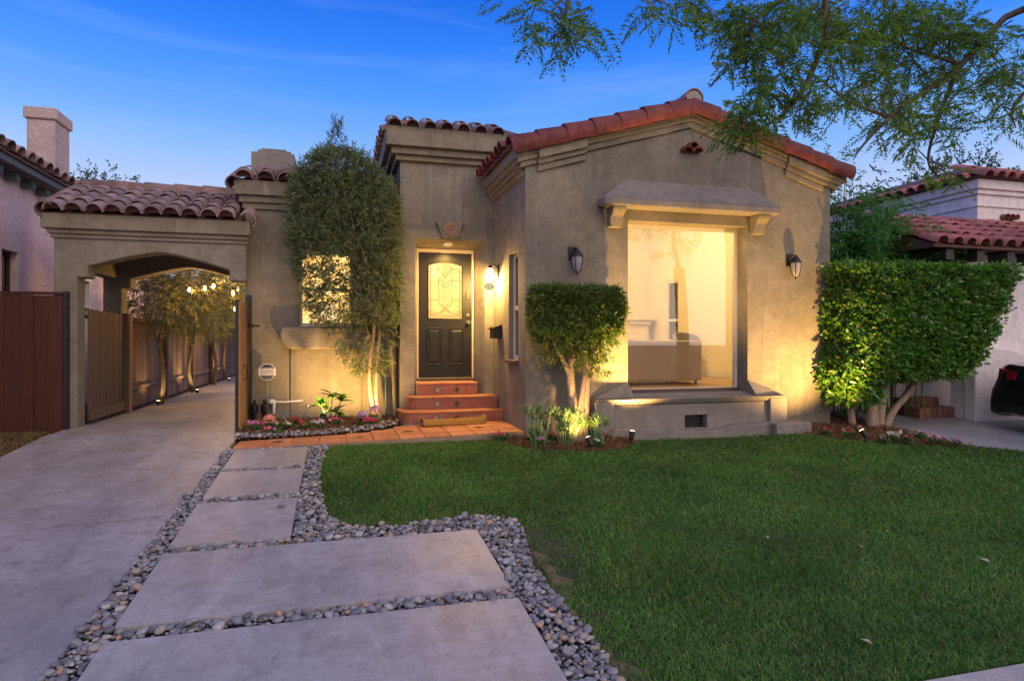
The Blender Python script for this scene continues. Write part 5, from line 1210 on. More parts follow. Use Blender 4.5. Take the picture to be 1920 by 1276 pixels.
# slender tree before the wing window
tr1 = thing('slender_tree', 'slender willow leaved tree clipped into a tall column before the wing window', 'tree', (.5, 9.72, 0))
PR = [(.68, .34, .52), (.9, .12, .68), (1.2, -.08, .76), (1.5, -.30, .80), (1.8, -.46, .84), (2.2, -.56, .86), (2.5, -.66, .86), (3.0, -.70, .86), (3.4, -.66, .80), (3.62, -.54, .64), (3.80, -.36, .40), (3.92, -.18, .16), (4.4, -.04, .02)]
zs = np.array([p[0] for p in PR]); xl = np.array([p[1] for p in PR]); xr = np.array([p[2] for p in PR])
def crown1(n, z0, z1, shell, ymin=9.30, ymax=10.12):
    z = RNG.uniform(z0, z1, n); a, b = np.interp(z, zs, xl), np.interp(z, zs, xr); u = RNG.uniform(-1, 1, n); c = (a + b) / 2; w = (b - a) / 2
    hy = np.minimum(.41, w) * np.sqrt(np.clip(1 - (u * .9) ** 2, .05, 1)); v = RNG.uniform(-1, 1, n)
    rr = np.maximum(np.abs(u), np.abs(v)); keep = RNG.random(n) < np.exp(-(1 - rr) / shell)
    P = np.column_stack([c + u * w, 9.71 + v * hy, z])[keep]; D = np.column_stack([u * .7, v * .7, np.full(n, .55)])[keep] + RNG.normal(size=(keep.sum(), 3)) * .45
    return P, D
a1 = crown1(3300, 2.40, 3.95, 1.3); a2 = crown1(1250, 1.45, 2.45, 1.5); a3 = crown1(260, .70, 1.5, 2.0); a4 = crown1(34, 3.9, 4.35, 3)
a2r = np.column_stack([RNG.uniform(.38, .86, 230), RNG.uniform(9.35, 10.05, 230), RNG.uniform(1.4, 2.4, 230)])
P = np.concatenate([a1[0], a2[0], a2r, a3[0], a4[0]]); D = np.concatenate([a1[1], a2[1] * [1, 1, -.3], RNG.normal(size=(230, 3)), a3[1] * [1, 1, -.6], a4[1] * .3 + [0, 0, 1]])
(l1, t1) = tw(P - unit(D) * .05, D, 8, RNG.uniform(.10, .2, len(P)), .085, .016, .8, .2, .12)
sp = np.array([[-.03, 9.7, 3.85], [.06, 9.72, 3.85], [-.1, 9.68, 3.8], [-.2, 9.7, 3.75], [.14, 9.7, 3.75]]); sdir = np.array([[0, 0, 1], [.12, 0, 1], [-.1, .05, 1], [-.2, 0, 1], [.25, 0, 1.]])
nx = 26; xx = RNG.uniform(-.6, .7, nx); zz = np.interp(np.abs(xx - .06), [0, .15, .38, .6, .75], [3.86, 3.84, 3.72, 3.5, 3.2])
sp = np.concatenate([sp, np.column_stack([xx, 9.7 + RNG.normal(0, .12, nx), zz])]); sdir = np.concatenate([sdir, np.column_stack([(xx - .05) * .7 + RNG.normal(0, .15, nx), RNG.normal(0, .15, nx), np.ones(nx)])])
(l2, t2) = tw(sp, sdir, 18, np.concatenate([[.62, .36, .42, .3, .25], RNG.uniform(.14, .30, nx)]), .06, .015, .75)
V, Fc = join([l1, l2]); built('crown', V, Fc, 'leaf_willow', tr1); V, Fc = join([t1, t2]); built('twigs', V, Fc, 'trunk_dark', tr1)
build('trunk', limbs([([(.55, 9.74, -.02), (.46, 9.73, .4), (.45, 9.72, .85), (.52, 9.72, 1.5), (.45, 9.72, 2.2), (.2, 9.72, 2.9), (-.02, 9.7, 3.8)], .036, .012),
                      ([(.59, 9.70, -.02), (.54, 9.68, .4), (.56, 9.70, .9), (.60, 9.72, 1.6), (.55, 9.72, 2.4), (.4, 9.70, 3.2)], .030, .010),
                      ([(.53, 9.72, 1.6), (.2, 9.66, 1.95), (-.2, 9.62, 2.4)], .014, .006), ([(.5, 9.72, 2.0), (.1, 9.8, 2.5), (-.35, 9.75, 3.1)], .014, .006), ([(.57, 9.72, 2.1), (.75, 9.7, 2.6), (.7, 9.7, 3.3)], .013, .006)]), 'trunk', tr1, sm=True)
stk = thing('tree_stake', 'thin dark green stake beside the slender tree trunks', 'stake', (.68, 9.74, 0)); build('rod', MB().tube([(.69, 9.74, -.02), (.655, 9.74, 1.7)], .013, 8), 'green_stake', stk)

# square topped bush left of the picture window
tb = thing('topiary_bush', 'square clipped bush on pale bare trunks in front of the gable wall', 'bush', (2.95, 7.72, 0))
n = 9000; P = np.column_stack([RNG.uniform(2.40, 3.46, n), RNG.uniform(7.42, 7.98, n), RNG.uniform(1.32, 1.84, n)])
cr_ = .03 * np.clip((P[:, 2] - 1.70) / .14, 0, 1) ** 2 + .02 * np.sin(P[:, 0] * 8 + P[:, 2] * 6); d = np.minimum.reduce([P[:, 0] - 2.40 - cr_, 3.46 - cr_ - P[:, 0], P[:, 1] - 7.42, 7.98 - P[:, 1], 1.84 + .02 * np.sin(P[:, 0] * 11) - P[:, 2], (P[:, 2] - 1.28) * 1.3]); P = P[(d > 0) & (RNG.random(n) < np.exp(-d / .10))]
D = (P - np.array([2.93, 7.69, 1.55])) * [1, 1.6, 2.0] + RNG.normal(size=P.shape) * .35
n = 520; Q = np.column_stack([RNG.uniform(2.42, 3.44, n), RNG.uniform(7.42, 7.96, n), 1.32 - RNG.random(n) ** 1.8 * .5]); f = np.abs(Q[:, 0] - 2.93) / .6; Q[:, 2] += f * .12; Q = Q[(Q[:, 2] > .95 + .25 * f) | (RNG.random(n) < .12)]
E_ = np.column_stack([(Q[:, 0] - 2.93) * .8, (Q[:, 1] - 7.69), np.full(len(Q), -.55)]) + RNG.normal(size=Q.shape) * .4
n = 70; Q2 = np.column_stack([RNG.normal(3.12, .12, n), RNG.normal(7.6, .1, n), RNG.uniform(.75, 1.15, n)]); E2 = RNG.normal(size=(n, 3)) * .8 + [0, -.3, -.2]
P = np.concatenate([P, Q, Q2]); D = np.concatenate([D, E_, E2])
(l, t) = tw(P - unit(D) * .06, D, 9, RNG.uniform(.07, .13, len(P)), .085, .019, .85, .2, .08)
built('crown', *l, 'leaf_top', tb); built('twigs', *t, 'trunk_dark', tb)
gzt = gz(7.72) - .05
build('trunk', limbs([([(2.93, 7.72, gzt), (2.90, 7.72, .35), (2.86, 7.71, .75), (2.90, 7.70, 1.1), (2.88, 7.70, 1.6)], .075, .03), ([(3.04, 7.74, gzt), (3.07, 7.73, .4), (3.10, 7.72, .8), (3.16, 7.70, 1.2), (3.2, 7.7, 1.6)], .07, .025),
                      ([(2.98, 7.68, gzt), (2.98, 7.66, .3), (3.03, 7.68, .62), (3.07, 7.68, .9), (3.0, 7.68, 1.5)], .05, .02), ([(2.87, 7.71, .68), (2.76, 7.70, .95), (2.66, 7.7, 1.12), (2.55, 7.7, 1.45)], .035, .015), ([(2.90, 7.7, 1.0), (3.02, 7.68, 1.25), (3.05, 7.68, 1.55)], .03, .012), ([(3.12, 7.7, .95), (3.3, 7.7, 1.25), (3.38, 7.7, 1.5)], .028, .012)], 10), 'trunk', tb, sm=True)

# big clipped hedge tree on the right
hg = thing('clipped_hedge', 'large box clipped ficus hedge on several pale trunks beside the driveway', 'hedge', (7.72, 7.8, gz(7.8)))
n = 90000; P = np.column_stack([RNG.uniform(6.6, 9.7, n), RNG.uniform(7.0, 8.6, n), RNG.uniform(.15, 2.28, n)])
zb = np.interp(P[:, 0], [6.6, 6.9, 7.35, 7.5, 7.7, 8.3, 8.8, 9.1], [.62, .30, .24, .55, .62, .62, .72, .95]); yf = 7.46 - (P[:, 0] - 6.62) * .13; yb = np.where(P[:, 0] < 7.22, 8.02, 8.6)
xr_ = 8.95 + .68 * np.clip((P[:, 2] - .85) / 1.4, 0, 1) ** .8; xl_ = 6.93 + .05 * np.sin(P[:, 2] * 7)
d = np.minimum.reduce([P[:, 0] - xl_, xr_ - P[:, 0], P[:, 2] - zb, 2.25 + .015 * np.sin(P[:, 0] * 9) - P[:, 2], P[:, 1] - yf, yb - P[:, 1]])
d = d + .035 * np.sin(P[:, 0] * 6.1 + P[:, 2] * 4.3) * np.sin(P[:, 2] * 7.7 + P[:, 0] * 2.1) - .02; m = (d > 0) & (RNG.random(n) < np.exp(-d / .075)) & ~((P[:, 1] > 8.3) & (RNG.random(n) < .5)); P = P[m]
C0 = np.column_stack([np.clip(P[:, 0], 7.0, 9.0), np.full(len(P), 7.85), np.clip(P[:, 2], .8, 1.7)])
D = unit(P - C0) + RNG.normal(size=P.shape) * .45 + [0, -.15, .25]
(l, t) = tw(P - unit(D) * .06, D, 5, RNG.uniform(.08, .15, len(P)), .088, .042, .9, .3, .05)
built('crown', *l, 'leaf_ficus', hg)
n = 900; yq = RNG.uniform(7.05, 8.5, n); xq = RNG.uniform(6.98, 9.6, n); kq = (yq > 7.46 - (xq - 6.62) * .13) & ((xq > 7.22) | (yq < 8.0)); Pq = np.column_stack([xq, yq, np.full(n, 2.19)])[kq]
(lq, tq) = tw(Pq, RNG.normal(size=Pq.shape) * .5 + [0, 0, .9], 5, RNG.uniform(.06, .12, len(Pq)), .075, .034, .8, .3, .05); built('new_growth', *lq, leafmat('young_ficus_leaf', [(.09, .24, .03), (.14, .32, .04), (.07, .20, .025)], .3, .35), hg)['kind'] = 'stuff'; built('twigs', *t, 'trunk_dark', hg)
g_ = gz(7.8) - .04
build('trunk', limbs([([(7.66, 7.78, g_), (7.64, 7.78, .3), (7.60, 7.78, .8), (7.55, 7.8, 1.5)], .095, .05), ([(7.80, 7.82, g_), (7.88, 7.82, .3), (8.02, 7.82, .75), (8.1, 7.85, 1.4)], .075, .04),
                      ([(7.86, 7.76, g_), (8.02, 7.74, .16), (8.28, 7.72, .42), (8.6, 7.74, .85), (8.9, 7.8, 1.4)], .055, .03), ([(7.9, 7.80, g_), (8.12, 7.80, .2), (8.40, 7.82, .5), (8.6, 7.85, 1.0)], .045, .025), ([(7.42, 7.9, g_), (7.36, 7.9, .3), (7.28, 7.85, .8)], .06, .03), ([(7.84, 7.9, g_), (7.98, 7.95, .5), (8.0, 7.98, 1.1)], .05, .03)], 10), 'trunk', hg, sm=True)

# bamboo behind it
bb = thing('bamboo_clump', 'bright green bamboo clump rising behind the clipped hedge', 'bamboo', (8.5, 8.9, 0))
cul = []; Ps, Ds = [], []
for k in range(60):
    x, y = RNG.uniform(7.45, 9.15), RNG.uniform(8.25, 8.95); h = RNG.uniform(2.8, 3.7) - .35 * max(0, x - 8.2); lx, ly = RNG.normal(0, .22), RNG.normal(-.05, .12)
    cul.append(([(x, y, 0), (x + lx * .3, y + ly * .3, h * .5), (x + lx * 1.2, y + ly * 1.2, h)], .012, .003))
    for q in range(34):
        t = RNG.uniform(.50, 1.02); Ps.append((x + lx * 1.2 * t ** 1.6 + RNG.normal(0, .14), y + ly * 1.2 * t ** 1.6 + RNG.normal(0, .12), h * t)); Ds.append((RNG.normal(), RNG.normal() - .3, RNG.normal(-.1, .5)))
for k in range(26):
    x, y = RNG.uniform(7.55, 8.5), RNG.uniform(8.7, 9.2); z = RNG.uniform(3.7, 4.45)
    Ps.append((x, y, z)); Ds.append((RNG.normal() * .6, RNG.normal() * .3, .6)); cul.append(([(x - .06, y, 3.1), (x - .02, y, (3.1 + z) / 2), (x, y, z)], .006, .002))
(l, t) = tw(np.array(Ps), np.array(Ds), 8, RNG.uniform(.12, .25, len(Ps)), .125, .021, .8, .15, .25)
built('foliage', *l, 'leaf_bamboo', bb); build('culms', limbs(cul, 5), 'leaf_bamboo', bb); built('twigs', *t, 'leaf_bamboo', bb)

# olive trees along the driveway fence
def olive(label, x, y, h, r, seed):
    t = thing('olive_tree', label, 'tree', (x, y, 0), 'olive trees along the driveway')
    n = int(900 * r); th = RNG.uniform(0, 2 * np.pi, n); ph = RNG.uniform(-1, 1, n); rr = RNG.random(n) ** .4
    P = np.column_stack([x + .12 + r * rr * np.cos(th) * np.sqrt(1 - ph ** 2), y + r * 1.1 * rr * np.sin(th) * np.sqrt(1 - ph ** 2), h + r * .95 * rr * ph]); P = P[P[:, 0] > -4.4]
    D = (P - np.array([x + .1, y, h])) + RNG.normal(size=P.shape) * .5 - [0, 0, .15]
    (l, s) = tw(P, D, 12, RNG.uniform(.15, .32, len(P)), .085, .019, .85, .2, .15); built('crown', *l, 'leaf_olive', t); built('twigs', *s, 'trunk_dark', t)
    lx = RNG.normal(0, .04)
    build('trunk', limbs([([(x, y, -.02), (x + lx, y, .5), (x - .02, y + .02, 1.1), (x + .05, y, 1.5), (x + .25, y + .1, 2.3)], .055, .02), ([(x - .01, y, 1.05), (x - .15, y - .1, 1.6), (x - .2, y - .15, 2.3)], .03, .012), ([(x, y, 1.2), (x + .1, y - .1, 1.7), (x + .35, y - .3, 2.4)], .028, .012)]), 'trunk_dark', t, sm=True)
for k, (x, y, h, r, lb) in enumerate(((-3.22, 13.3, 2.15, .85, 'nearest olive tree, leaning over the board fence past the carport'), (-3.22, 16.1, 2.2, .95, 'second olive tree along the driveway, beside the brightest uplight'), (-3.28, 18.9, 2.3, 1.0, 'third olive tree along the driveway under the string bulbs'),
                                 (-3.3, 21.0, 2.3, 1.1, 'fourth olive tree along the driveway fence'), (-3.3, 24.0, 2.4, 1.2, 'fifth olive tree far down the driveway'), (-3.1, 27.5, 2.5, 1.4, 'last olive tree at the end of the driveway'))):
    olive(lb, x, y, h, r, k)
def mass(name, label, cat, c, rad, n, mat, leaf=.16, wd=.06, trunk=True, base=0):
    t = thing(name, label, cat, (c[0], c[1], base)); th = RNG.uniform(0, 2 * np.pi, n); ph = RNG.uniform(-1, 1, n); lob = 1 + .22 * np.sin(3 * th + 2 * ph) + .15 * np.sin(7 * th + 5 * ph)
    rr = RNG.random(n) ** .45 * lob; P = np.column_stack([c[0] + rad[0] * rr * np.cos(th) * np.sqrt(1 - ph ** 2), c[1] + rad[1] * rr * np.sin(th) * np.sqrt(1 - ph ** 2), c[2] + rad[2] * rr * ph]); P[:, 2] = np.maximum(P[:, 2], base + .1)
    D = (P - np.array(c)) + RNG.normal(size=P.shape) * .6
    (l, s) = tw(P, D, 9, leaf * 2.2, leaf, wd, .9); built('crown', *l, mat, t)
    if trunk: build('trunk', limbs([([(c[0], c[1], base - .1), (c[0] + .1, c[1], (base + c[2]) / 2), (c[0], c[1], c[2])], rad[0] * .12, rad[0] * .05), ([(c[0] + .05, c[1], (base + c[2]) / 2), (c[0] + rad[0] * .4, c[1], c[2])], rad[0] * .07, rad[0] * .02), ([(c[0] + .05, c[1], (base + c[2]) / 2), (c[0] - rad[0] * .4, c[1], c[2] + .2)], rad[0] * .07, rad[0] * .02)]), 'trunk_dark', t, sm=True)
mass('tall_shrub', 'dense shrub closing off the far end of the driveway', 'shrub', (-2.2, 31.5, 1.9), (2.4, 1.2, 1.9), 900, 'leaf_olive', .12, .035)
mass('distant_tree', 'dark tree rising behind the pink house roof', 'tree', (-6.7, 21.0, 5.35), (1.15, 1.0, .75), 330, 'leaf_far', .10, .04)
mass('distant_tree', 'dark tree rising behind the white house roof', 'tree', (23.4, 20.0, 6.7), (3.0, 2.4, 1.7), 700, 'leaf_far', .16, .07)

# leafy plant with broad leaves, leaf by leaf
def bigleaf(L, Wd):
    mb = MB(); n = 6; vs = []
    for i in range(n + 1):
        t = i / n; w = Wd * .5 * math.sin(math.pi * min(1, t * .97 + .03) ** .8); z = -.25 * L * t * t
        vs += [(-w, L * t, z + w * .35), (0, L * t, z), (w, L * t, z + w * .35)]
    mb.add(vs, [(3 * i + k, 3 * i + k + 1, 3 * i + k + 4, 3 * i + k + 3) for i in range(n) for k in (0, 1)]); me = mesh_of('leaf', mb, recalc=False); smooth(me); return me
BL = bigleaf(.22, .095); BLs = bigleaf(.15, .07)
lp_ = thing('leafy_plant', 'broad leaved green plant glowing over the wing bed uplight', 'plant', (-.10, 9.4, 0))
build('stem', limbs([([(-.10, 9.42, -.02), (-.11, 9.42, .2), (-.08, 9.42, .42)], .012, .006), ([(-.08, 9.42, 0), (-.02, 9.40, .2), (.04, 9.4, .36)], .010, .005), ([(-.12, 9.42, 0), (-.2, 9.38, .2), (-.24, 9.36, .30)], .010, .005)]), 'leaf_big', lp_, sm=True)
for cx, cy, cz, n in ((-.08, 9.42, .42, 11), (.04, 9.40, .36, 10), (-.24, 9.36, .30, 8), (-.05, 9.38, .2, 8), (.02, 9.34, .12, 6)):
    for k in range(n):
        a = k * 2.4 + cx * 9; el = R(random.uniform(0, 45)); put('leaf', BL if k % 2 else BLs, 'leaf_big', lp_, (cx, cy, cz - .008 * k * .5), Euler((el, 0, a)))
# hydrangeas
def petals(c, r, n, s=.012):
    d = unit(RNG.normal(size=(n, 3))); d[:, 2] = np.where(d[:, 2] < -.4, -d[:, 2], d[:, 2]); P = np.array(c) + d * r * RNG.uniform(.86, 1.05, n)[:, None] * [1, 1, .85]
    u = unit(np.cross(d, RNG.normal(size=(n, 3)))); w = np.cross(d, u); V = np.stack([P + u * s, P + w * s, P - u * s, P - w * s], 1).reshape(-1, 3); b = np.arange(n)[:, None] * 4
    return V, np.concatenate([b + np.array([0, 1, 2]), b + np.array([0, 2, 3])])
def petmat(name, cols): return leafmat(name, cols, .6, .3, .2)
PK = petmat('salmon_pink_petal', [(.75, .28, .26), (.85, .42, .36), (.65, .20, .22)]); LI = petmat('lilac_petal', [(.52, .30, .62), (.62, .42, .72), (.58, .28, .55)]); MG = petmat('magenta_petal', [(.62, .03, .16), (.72, .06, .25), (.55, .02, .10)])
WH = petmat('white_petal', [(.78, .76, .78), (.70, .68, .72)]); RD = petmat('red_petal', [(.45, .015, .03), (.58, .03, .05)]); PI = petmat('pink_petal', [(.72, .22, .42), (.80, .36, .52), (.65, .14, .35)]); PU = petmat('violet_petal', [(.42, .10, .45), (.55, .22, .58)])
def hydrangea(label, x, y, blooms, nl=12):
    z = gz(y); t = thing('hydrangea', label, 'hydrangea', (x, y, z), 'hydrangeas in the wing bed')
    st_ = []
    for bx, by, bz, r, mt, n in blooms:
        st_.append(([(x, y, z - .02), ((x + bx) / 2, (y + by) / 2, z + (bz - z) * .6), (bx, by, bz)], .006, .004)); V, Fc = petals((bx, by, bz), r, n); built('bloom', V, Fc, mt, t)
    build('stem', limbs(st_, 6), 'leaf_big', t)
    for k in range(nl):
        a = k * 2.39; put('leaf', BLs, 'leaf_big', t, (x + .03 * math.cos(a), y + .03 * math.sin(a), z + .05 + .012 * (k % 6)), Euler((R(random.uniform(5, 50)), 0, a - 1.57)))
q = at_y(505, 787, 9.1); hydrangea('salmon pink hydrangea bloom next to the open gate leaf', q.x, 9.14, [(q.x, 9.1, q.z, .088, PK, 260)], 9)
q, q2, q3 = at_y(681, 779, 9.25), at_y(704, 768, 9.3), at_y(692, 790, 9.15)
hydrangea('lilac hydrangea with two big blooms at the slender tree foot', q.x + .08, 9.27, [(q.x, 9.25, q.z, .082, LI, 240), (q2.x, 9.3, q2.z, .082, LI, 240)], 18)
# bedding flowers
FLM = {}
def flower(me_key):
    if me_key in FLM: return FLM[me_key]
    mb = MB(); n = 5
    for k in range(n):
        a = 2 * math.pi * k / n; c, s = math.cos(a), math.sin(a); b = .42
        mb.add([(0, 0, 0), (.7 * math.cos(a - b), .7 * math.sin(a - b), .12), (c, s, .05), (.7 * math.cos(a + b), .7 * math.sin(a + b), .12)], [(0, 1, 2, 3)])
    me = mesh_of('blossom', mb, recalc=False); me.materials.append(me_key); FLM[me_key] = me; return me
def bedding(label, px, py, cols, spread=.10, n=5, nl=26, h=.10, group='bedding flowers'):
    p = on_ground(px, py + 9); z = gz(p.y); t = thing('bedding_flower', label, 'flower', (p.x, p.y, z), group)
    P = np.column_stack([p.x + RNG.normal(0, spread * .6, nl), p.y + RNG.normal(0, spread * .4, nl), np.full(nl, z) + RNG.uniform(0, .02, nl)]); D = RNG.normal(size=(nl, 3)) * .5 + [0, 0, .9]
    (l, s) = tw(P, D, 6, RNG.uniform(.03, h, nl), .04, .02, .9); built('foliage', *l, 'leaf_big', t)
    n = int(n * 1.6) + 1
    for k in range(n):
        a = random.uniform(0, 6.28); r = spread * 1.15 * math.sqrt(random.random()); s = random.uniform(.023, .034)
        put('blossom', flower(cols[k % len(cols)]), None, t, (p.x + r * math.cos(a), p.y + r * .6 * math.sin(a) - .02, z + h * random.uniform(.75, 1.25)), Euler((R(random.uniform(25, 75)), R(random.uniform(-30, 30)), a * .2)), (s, s, s))
for a in [('pink and violet impatiens at the foot of the gate leaf', 480, 798, [PI, PU], .10, 7), ('magenta impatiens in front of the salmon hydrangea', 510, 806, [MG, PU, PI], .08, 4), ('small white impatiens between the two red ones', 530, 796, [WH], .09, 5),
          ('deep red geranium below the white irrigation tap', 553, 789, [RD], .04, 5), ('crimson geranium left of the broad leaved plant', 570, 797, [MG, RD], .05, 4), ('white and pink impatiens under the broad leaved plant', 602, 794, [WH, PI, PU, WH], .12, 9), ('magenta and lilac impatiens right of the broad leaved plant', 632, 789, [MG, PI], .07, 5), ('bright magenta geranium below the lilac hydrangea', 692, 791, [MG], .07, 9),
          ('pink impatiens at the corner of the tile walkway', 940, 816, [MG, PI], .10, 5), ('white and red impatiens under the gable corner', 1000, 818, [WH, RD, PI, MG], .11, 7), ('lilac impatiens at the lawn edge below the succulents', 1014, 828, [LI, PI], .08, 4), ('red and pink impatiens between the succulents', 1040, 818, [RD, PI], .12, 5), ('magenta impatiens right of the black can uplight', 1136, 813, [MG, PI], .08, 6),
          ('white impatiens at the lawn edge by the can uplight', 1122, 832, [WH], .06, 3), ('crimson impatiens by the planter plinth', 1153, 810, [MG, RD], .07, 5),
          ('crimson impatiens alone in the bark mulch', 1546, 808, [MG], .05, 3), ('red impatiens left of the hedge uplight', 1590, 812, [RD, PI], .08, 4), ('pale pink impatiens beside the hedge trunk', 1612, 805, [PI], .05, 4), ('lilac impatiens left of the white clump', 1656, 822, [LI, PU], .06, 4), ('dense white impatiens clump under the hedge', 1676, 818, [WH], .10, 12),
          ('magenta impatiens right of the white clump', 1702, 822, [MG, PU], .06, 4), ('tall lilac impatiens at the driveway edge', 1722, 815, [LI], .07, 6), ('pink and lilac impatiens at the driveway edge', 1754, 824, [PI, LI], .09, 8), ('last violet impatiens at the tip of the bed', 1792, 830, [PU], .04, 3)]:
    bedding(*a)
# finger succulents
def succ(label, px, py, n, h):
    p = at_y(px, py, 7.5); z = gz(7.5); t = thing('finger_succulent', label, 'succulent', (p.x, p.y, z), 'finger succulents below the square bush')
    stm = []
    for k in range(n):
        a = RNG.uniform(0, 6.28); r = .19 * math.sqrt(RNG.random()); hx, hy = p.x + r * math.cos(a), p.y + r * .7 * math.sin(a); hz = z + h * RNG.uniform(.35, 1.0); stm.append(([(p.x + r * .5 * math.cos(a), p.y + r * .3 * math.sin(a), z - .02), (hx, hy, hz - .04), (hx, hy, hz)], .008, .005))
        mb = MB()
        for q in range(16):
            b = q * 2.4; el = RNG.uniform(.3, 1.35); L = RNG.uniform(.07, .11); d = Vector((math.cos(b) * math.cos(el), math.sin(b) * math.cos(el), math.sin(el))); s = Vector((hx, hy, hz - .05 + .004 * q))
            mb.tube([s, s + d * L * .5, s + d * L + Vector((0, 0, .012))], [.006, .0075, .002], 5)
        build('rosette', mb, 'succ', t, sm=True)
    build('stem', limbs(stm, 5), 'succ', t)
succ('tall finger succulent at the gable corner left of the bush trunks', 1012, 812, 12, .46); succ('finger succulent in front of the bush trunks', 1062, 815, 13, .44); succ('finger succulent between the bush and the planter', 1118, 818, 10, .36)

# ------------------------------------------------------------------ overhanging feathery street tree, trunk out of frame on the right
jt = thing('street_tree', 'feathery leaved street tree hanging over the roof from the upper right', 'tree', (7.9, 3.1, gz(3.1)))
def pt(px, py, d):
    dx = (px - 960) / F; return Vector((d * (SN + CS * dx), d * (CS - SN * dx), CZ + (HOR - py) / F * d))
base = Vector((7.9, 3.1, gz(3.1) - .05)); fork = Vector((7.7, 3.2, 2.9))
LM = [([base, (7.85, 3.1, 1.5), fork], .17, .13),
      ([fork, (7.2, 3.9, 3.8), pt(1925, 15, 7.0), pt(1790, 135, 6.9), pt(1690, 200, 6.7), pt(1620, 270, 6.5), pt(1600, 300, 6.4)], .055, .004),
      ([(7.2, 3.9, 3.8), pt(1960, -110, 6.6), pt(1780, -90, 6.3), pt(1570, -40, 6.1), pt(1545, 70, 6.0), pt(1500, 180, 5.9), pt(1430, 240, 5.9), pt(1385, 250, 5.9)], .06, .004),
      ([pt(1780, -90, 6.3), pt(1500, -130, 5.7), pt(1250, -100, 5.4), pt(1090, -40, 5.2), pt(1060, 30, 5.2), pt(1050, 80, 5.2)], .05, .005),
      ([pt(1925, 15, 7.0), pt(1960, 120, 7.2), pt(1900, 200, 7.3), pt(1905, 240, 7.3)], .04, .006),
      ([pt(1800, 120, 6.9), pt(1760, 220, 7.0), pt(1740, 300, 7.1), pt(1760, 330, 7.1)], .03, .005),
      ([pt(1570, -40, 6.1), pt(1450, 10, 6.0), pt(1400, 60, 5.95), pt(1390, 110, 5.9)], .03, .005),
      ([pt(1680, 225, 6.7), pt(1590, 190, 6.6), pt(1540, 150, 6.5)], .02, .005), ([pt(1800, 120, 6.9), pt(1700, 90, 6.8), pt(1640, 60, 6.7)], .025, .005),
      ([pt(1250, -100, 5.4), pt(1230, -20, 5.4), pt(1240, 10, 5.4)], .015, .004)]
build('trunk', limbs(LM[:1], 12), 'trunk_dark', jt, sm=True); build('branch', limbs(LM[1:], 7), 'trunk_dark', jt, sm=True)
nodes = [Vector(p) for path, _, _ in LM[1:] for p in path]
fine = []
for path, _, _ in LM[1:]:
    P = [Vector(p) for p in path]
    for a, b in zip(P, P[1:]):
        for k in range(5): fine.append(a.lerp(b, k / 5))
# foliage masses given as (pixel centre, distance, radius across and up in pixels, frond count)
CL = [(1040, 35, 5.2, 62, 55, 46), (1010, 10, 5.2, 50, 25, 16), (1230, 5, 5.4, 40, 18, 14), (1300, 8, 5.6, 60, 22, 30), (1400, 60, 5.9, 60, 55, 60), (1450, 110, 5.95, 70, 60, 70), (1440, 30, 6.0, 80, 40, 75), (1530, 60, 6.1, 60, 70, 60),
      (1500, 180, 5.9, 60, 55, 60), (1430, 185, 5.9, 50, 45, 40), (1392, 232, 5.9, 48, 32, 42), (1600, 120, 6.6, 60, 55, 50), (1640, 70, 6.7, 80, 70, 95), (1690, 235, 6.7, 45, 40, 30), (1600, 200, 6.5, 40, 30, 22), (1720, 160, 6.8, 70, 70, 75), (1740, 60, 6.8, 70, 60, 85), (1730, 260, 7.0, 60, 45, 46),
      (1830, 60, 6.9, 80, 60, 110), (1820, 160, 7.0, 70, 60, 70), (1890, 130, 7.2, 50, 70, 50), (1900, 215, 7.3, 40, 30, 30), (1760, 318, 7.1, 34, 22, 18), (1560, 20, 6.1, 60, 30, 60), (1680, 10, 6.4, 80, 30, 50)]
tws, FR = [], []
for px, py, d, rx, ry, n in CL:
    n = int(n * .74); c = pt(px, py, d); near = min(fine, key=lambda q: (q - c).length)
    hubs = []
    for k in range(max(3, n // 5)):
        h = pt(px + RNG.normal(0, rx * .5), py + RNG.normal(0, ry * .5), d + RNG.normal(0, .22)); hubs.append(h)
        nn = min(fine, key=lambda q: (q - h).length + RNG.uniform(0, .1)); mid = nn.lerp(h, .5) + Vector((RNG.normal(0, .05), RNG.normal(0, .05), .06)); tws.append(([nn, mid, h], .008, .003))
    for k in range(n):
        h = hubs[k % len(hubs)]; o = h + Vector((RNG.normal(0, .07), RNG.normal(0, .09), RNG.normal(0, .06))); FR.append((o, Vector((RNG.normal(), RNG.normal(), RNG.normal(-.35, .5))).normalized()))
        if k % 2: tws.append(([h, o], .003, .002))
build('twig', limbs(tws, 4), 'trunk_dark', jt)
# bipinnate fronds: a midrib with paired pinnae, each a blade of tiny leaflets
parts = []
for o, d in FR:
    L = RNG.uniform(.20, .36); s = np.array(d.cross(Vector((RNG.normal(), RNG.normal(), 1))).normalized()); dd = np.array(d); n = 9
    t = np.linspace(.18, 1, n); P = np.array(o) + dd * (L * t)[:, None] + np.array([0, 0, -1]) * (t ** 2 * L * .25)[:, None]
    for sg in (-1, 1):
        D = dd * .55 + s * sg * 1.0 + RNG.normal(size=(n, 3)) * .12; pl_ = L * .30 * np.sin(np.pi * (t * .8 + .12)) + .015
        # each pinna carries three leaflets
        parts.append(leaves(P, D, pl_, .015 + 0 * t, .2, .12))
        nn = unit(D); parts.append(leaves(P + nn * (pl_ * .35)[:, None], D + dd * .9, pl_ * .5, .009 + 0 * t, .2, .1)); parts.append(leaves(P + nn * (pl_ * .35)[:, None], D - dd * .7, pl_ * .45, .009 + 0 * t, .2, .1))
V, Fc = join(parts); built('crown', V, Fc, 'leaf_jac', jt)

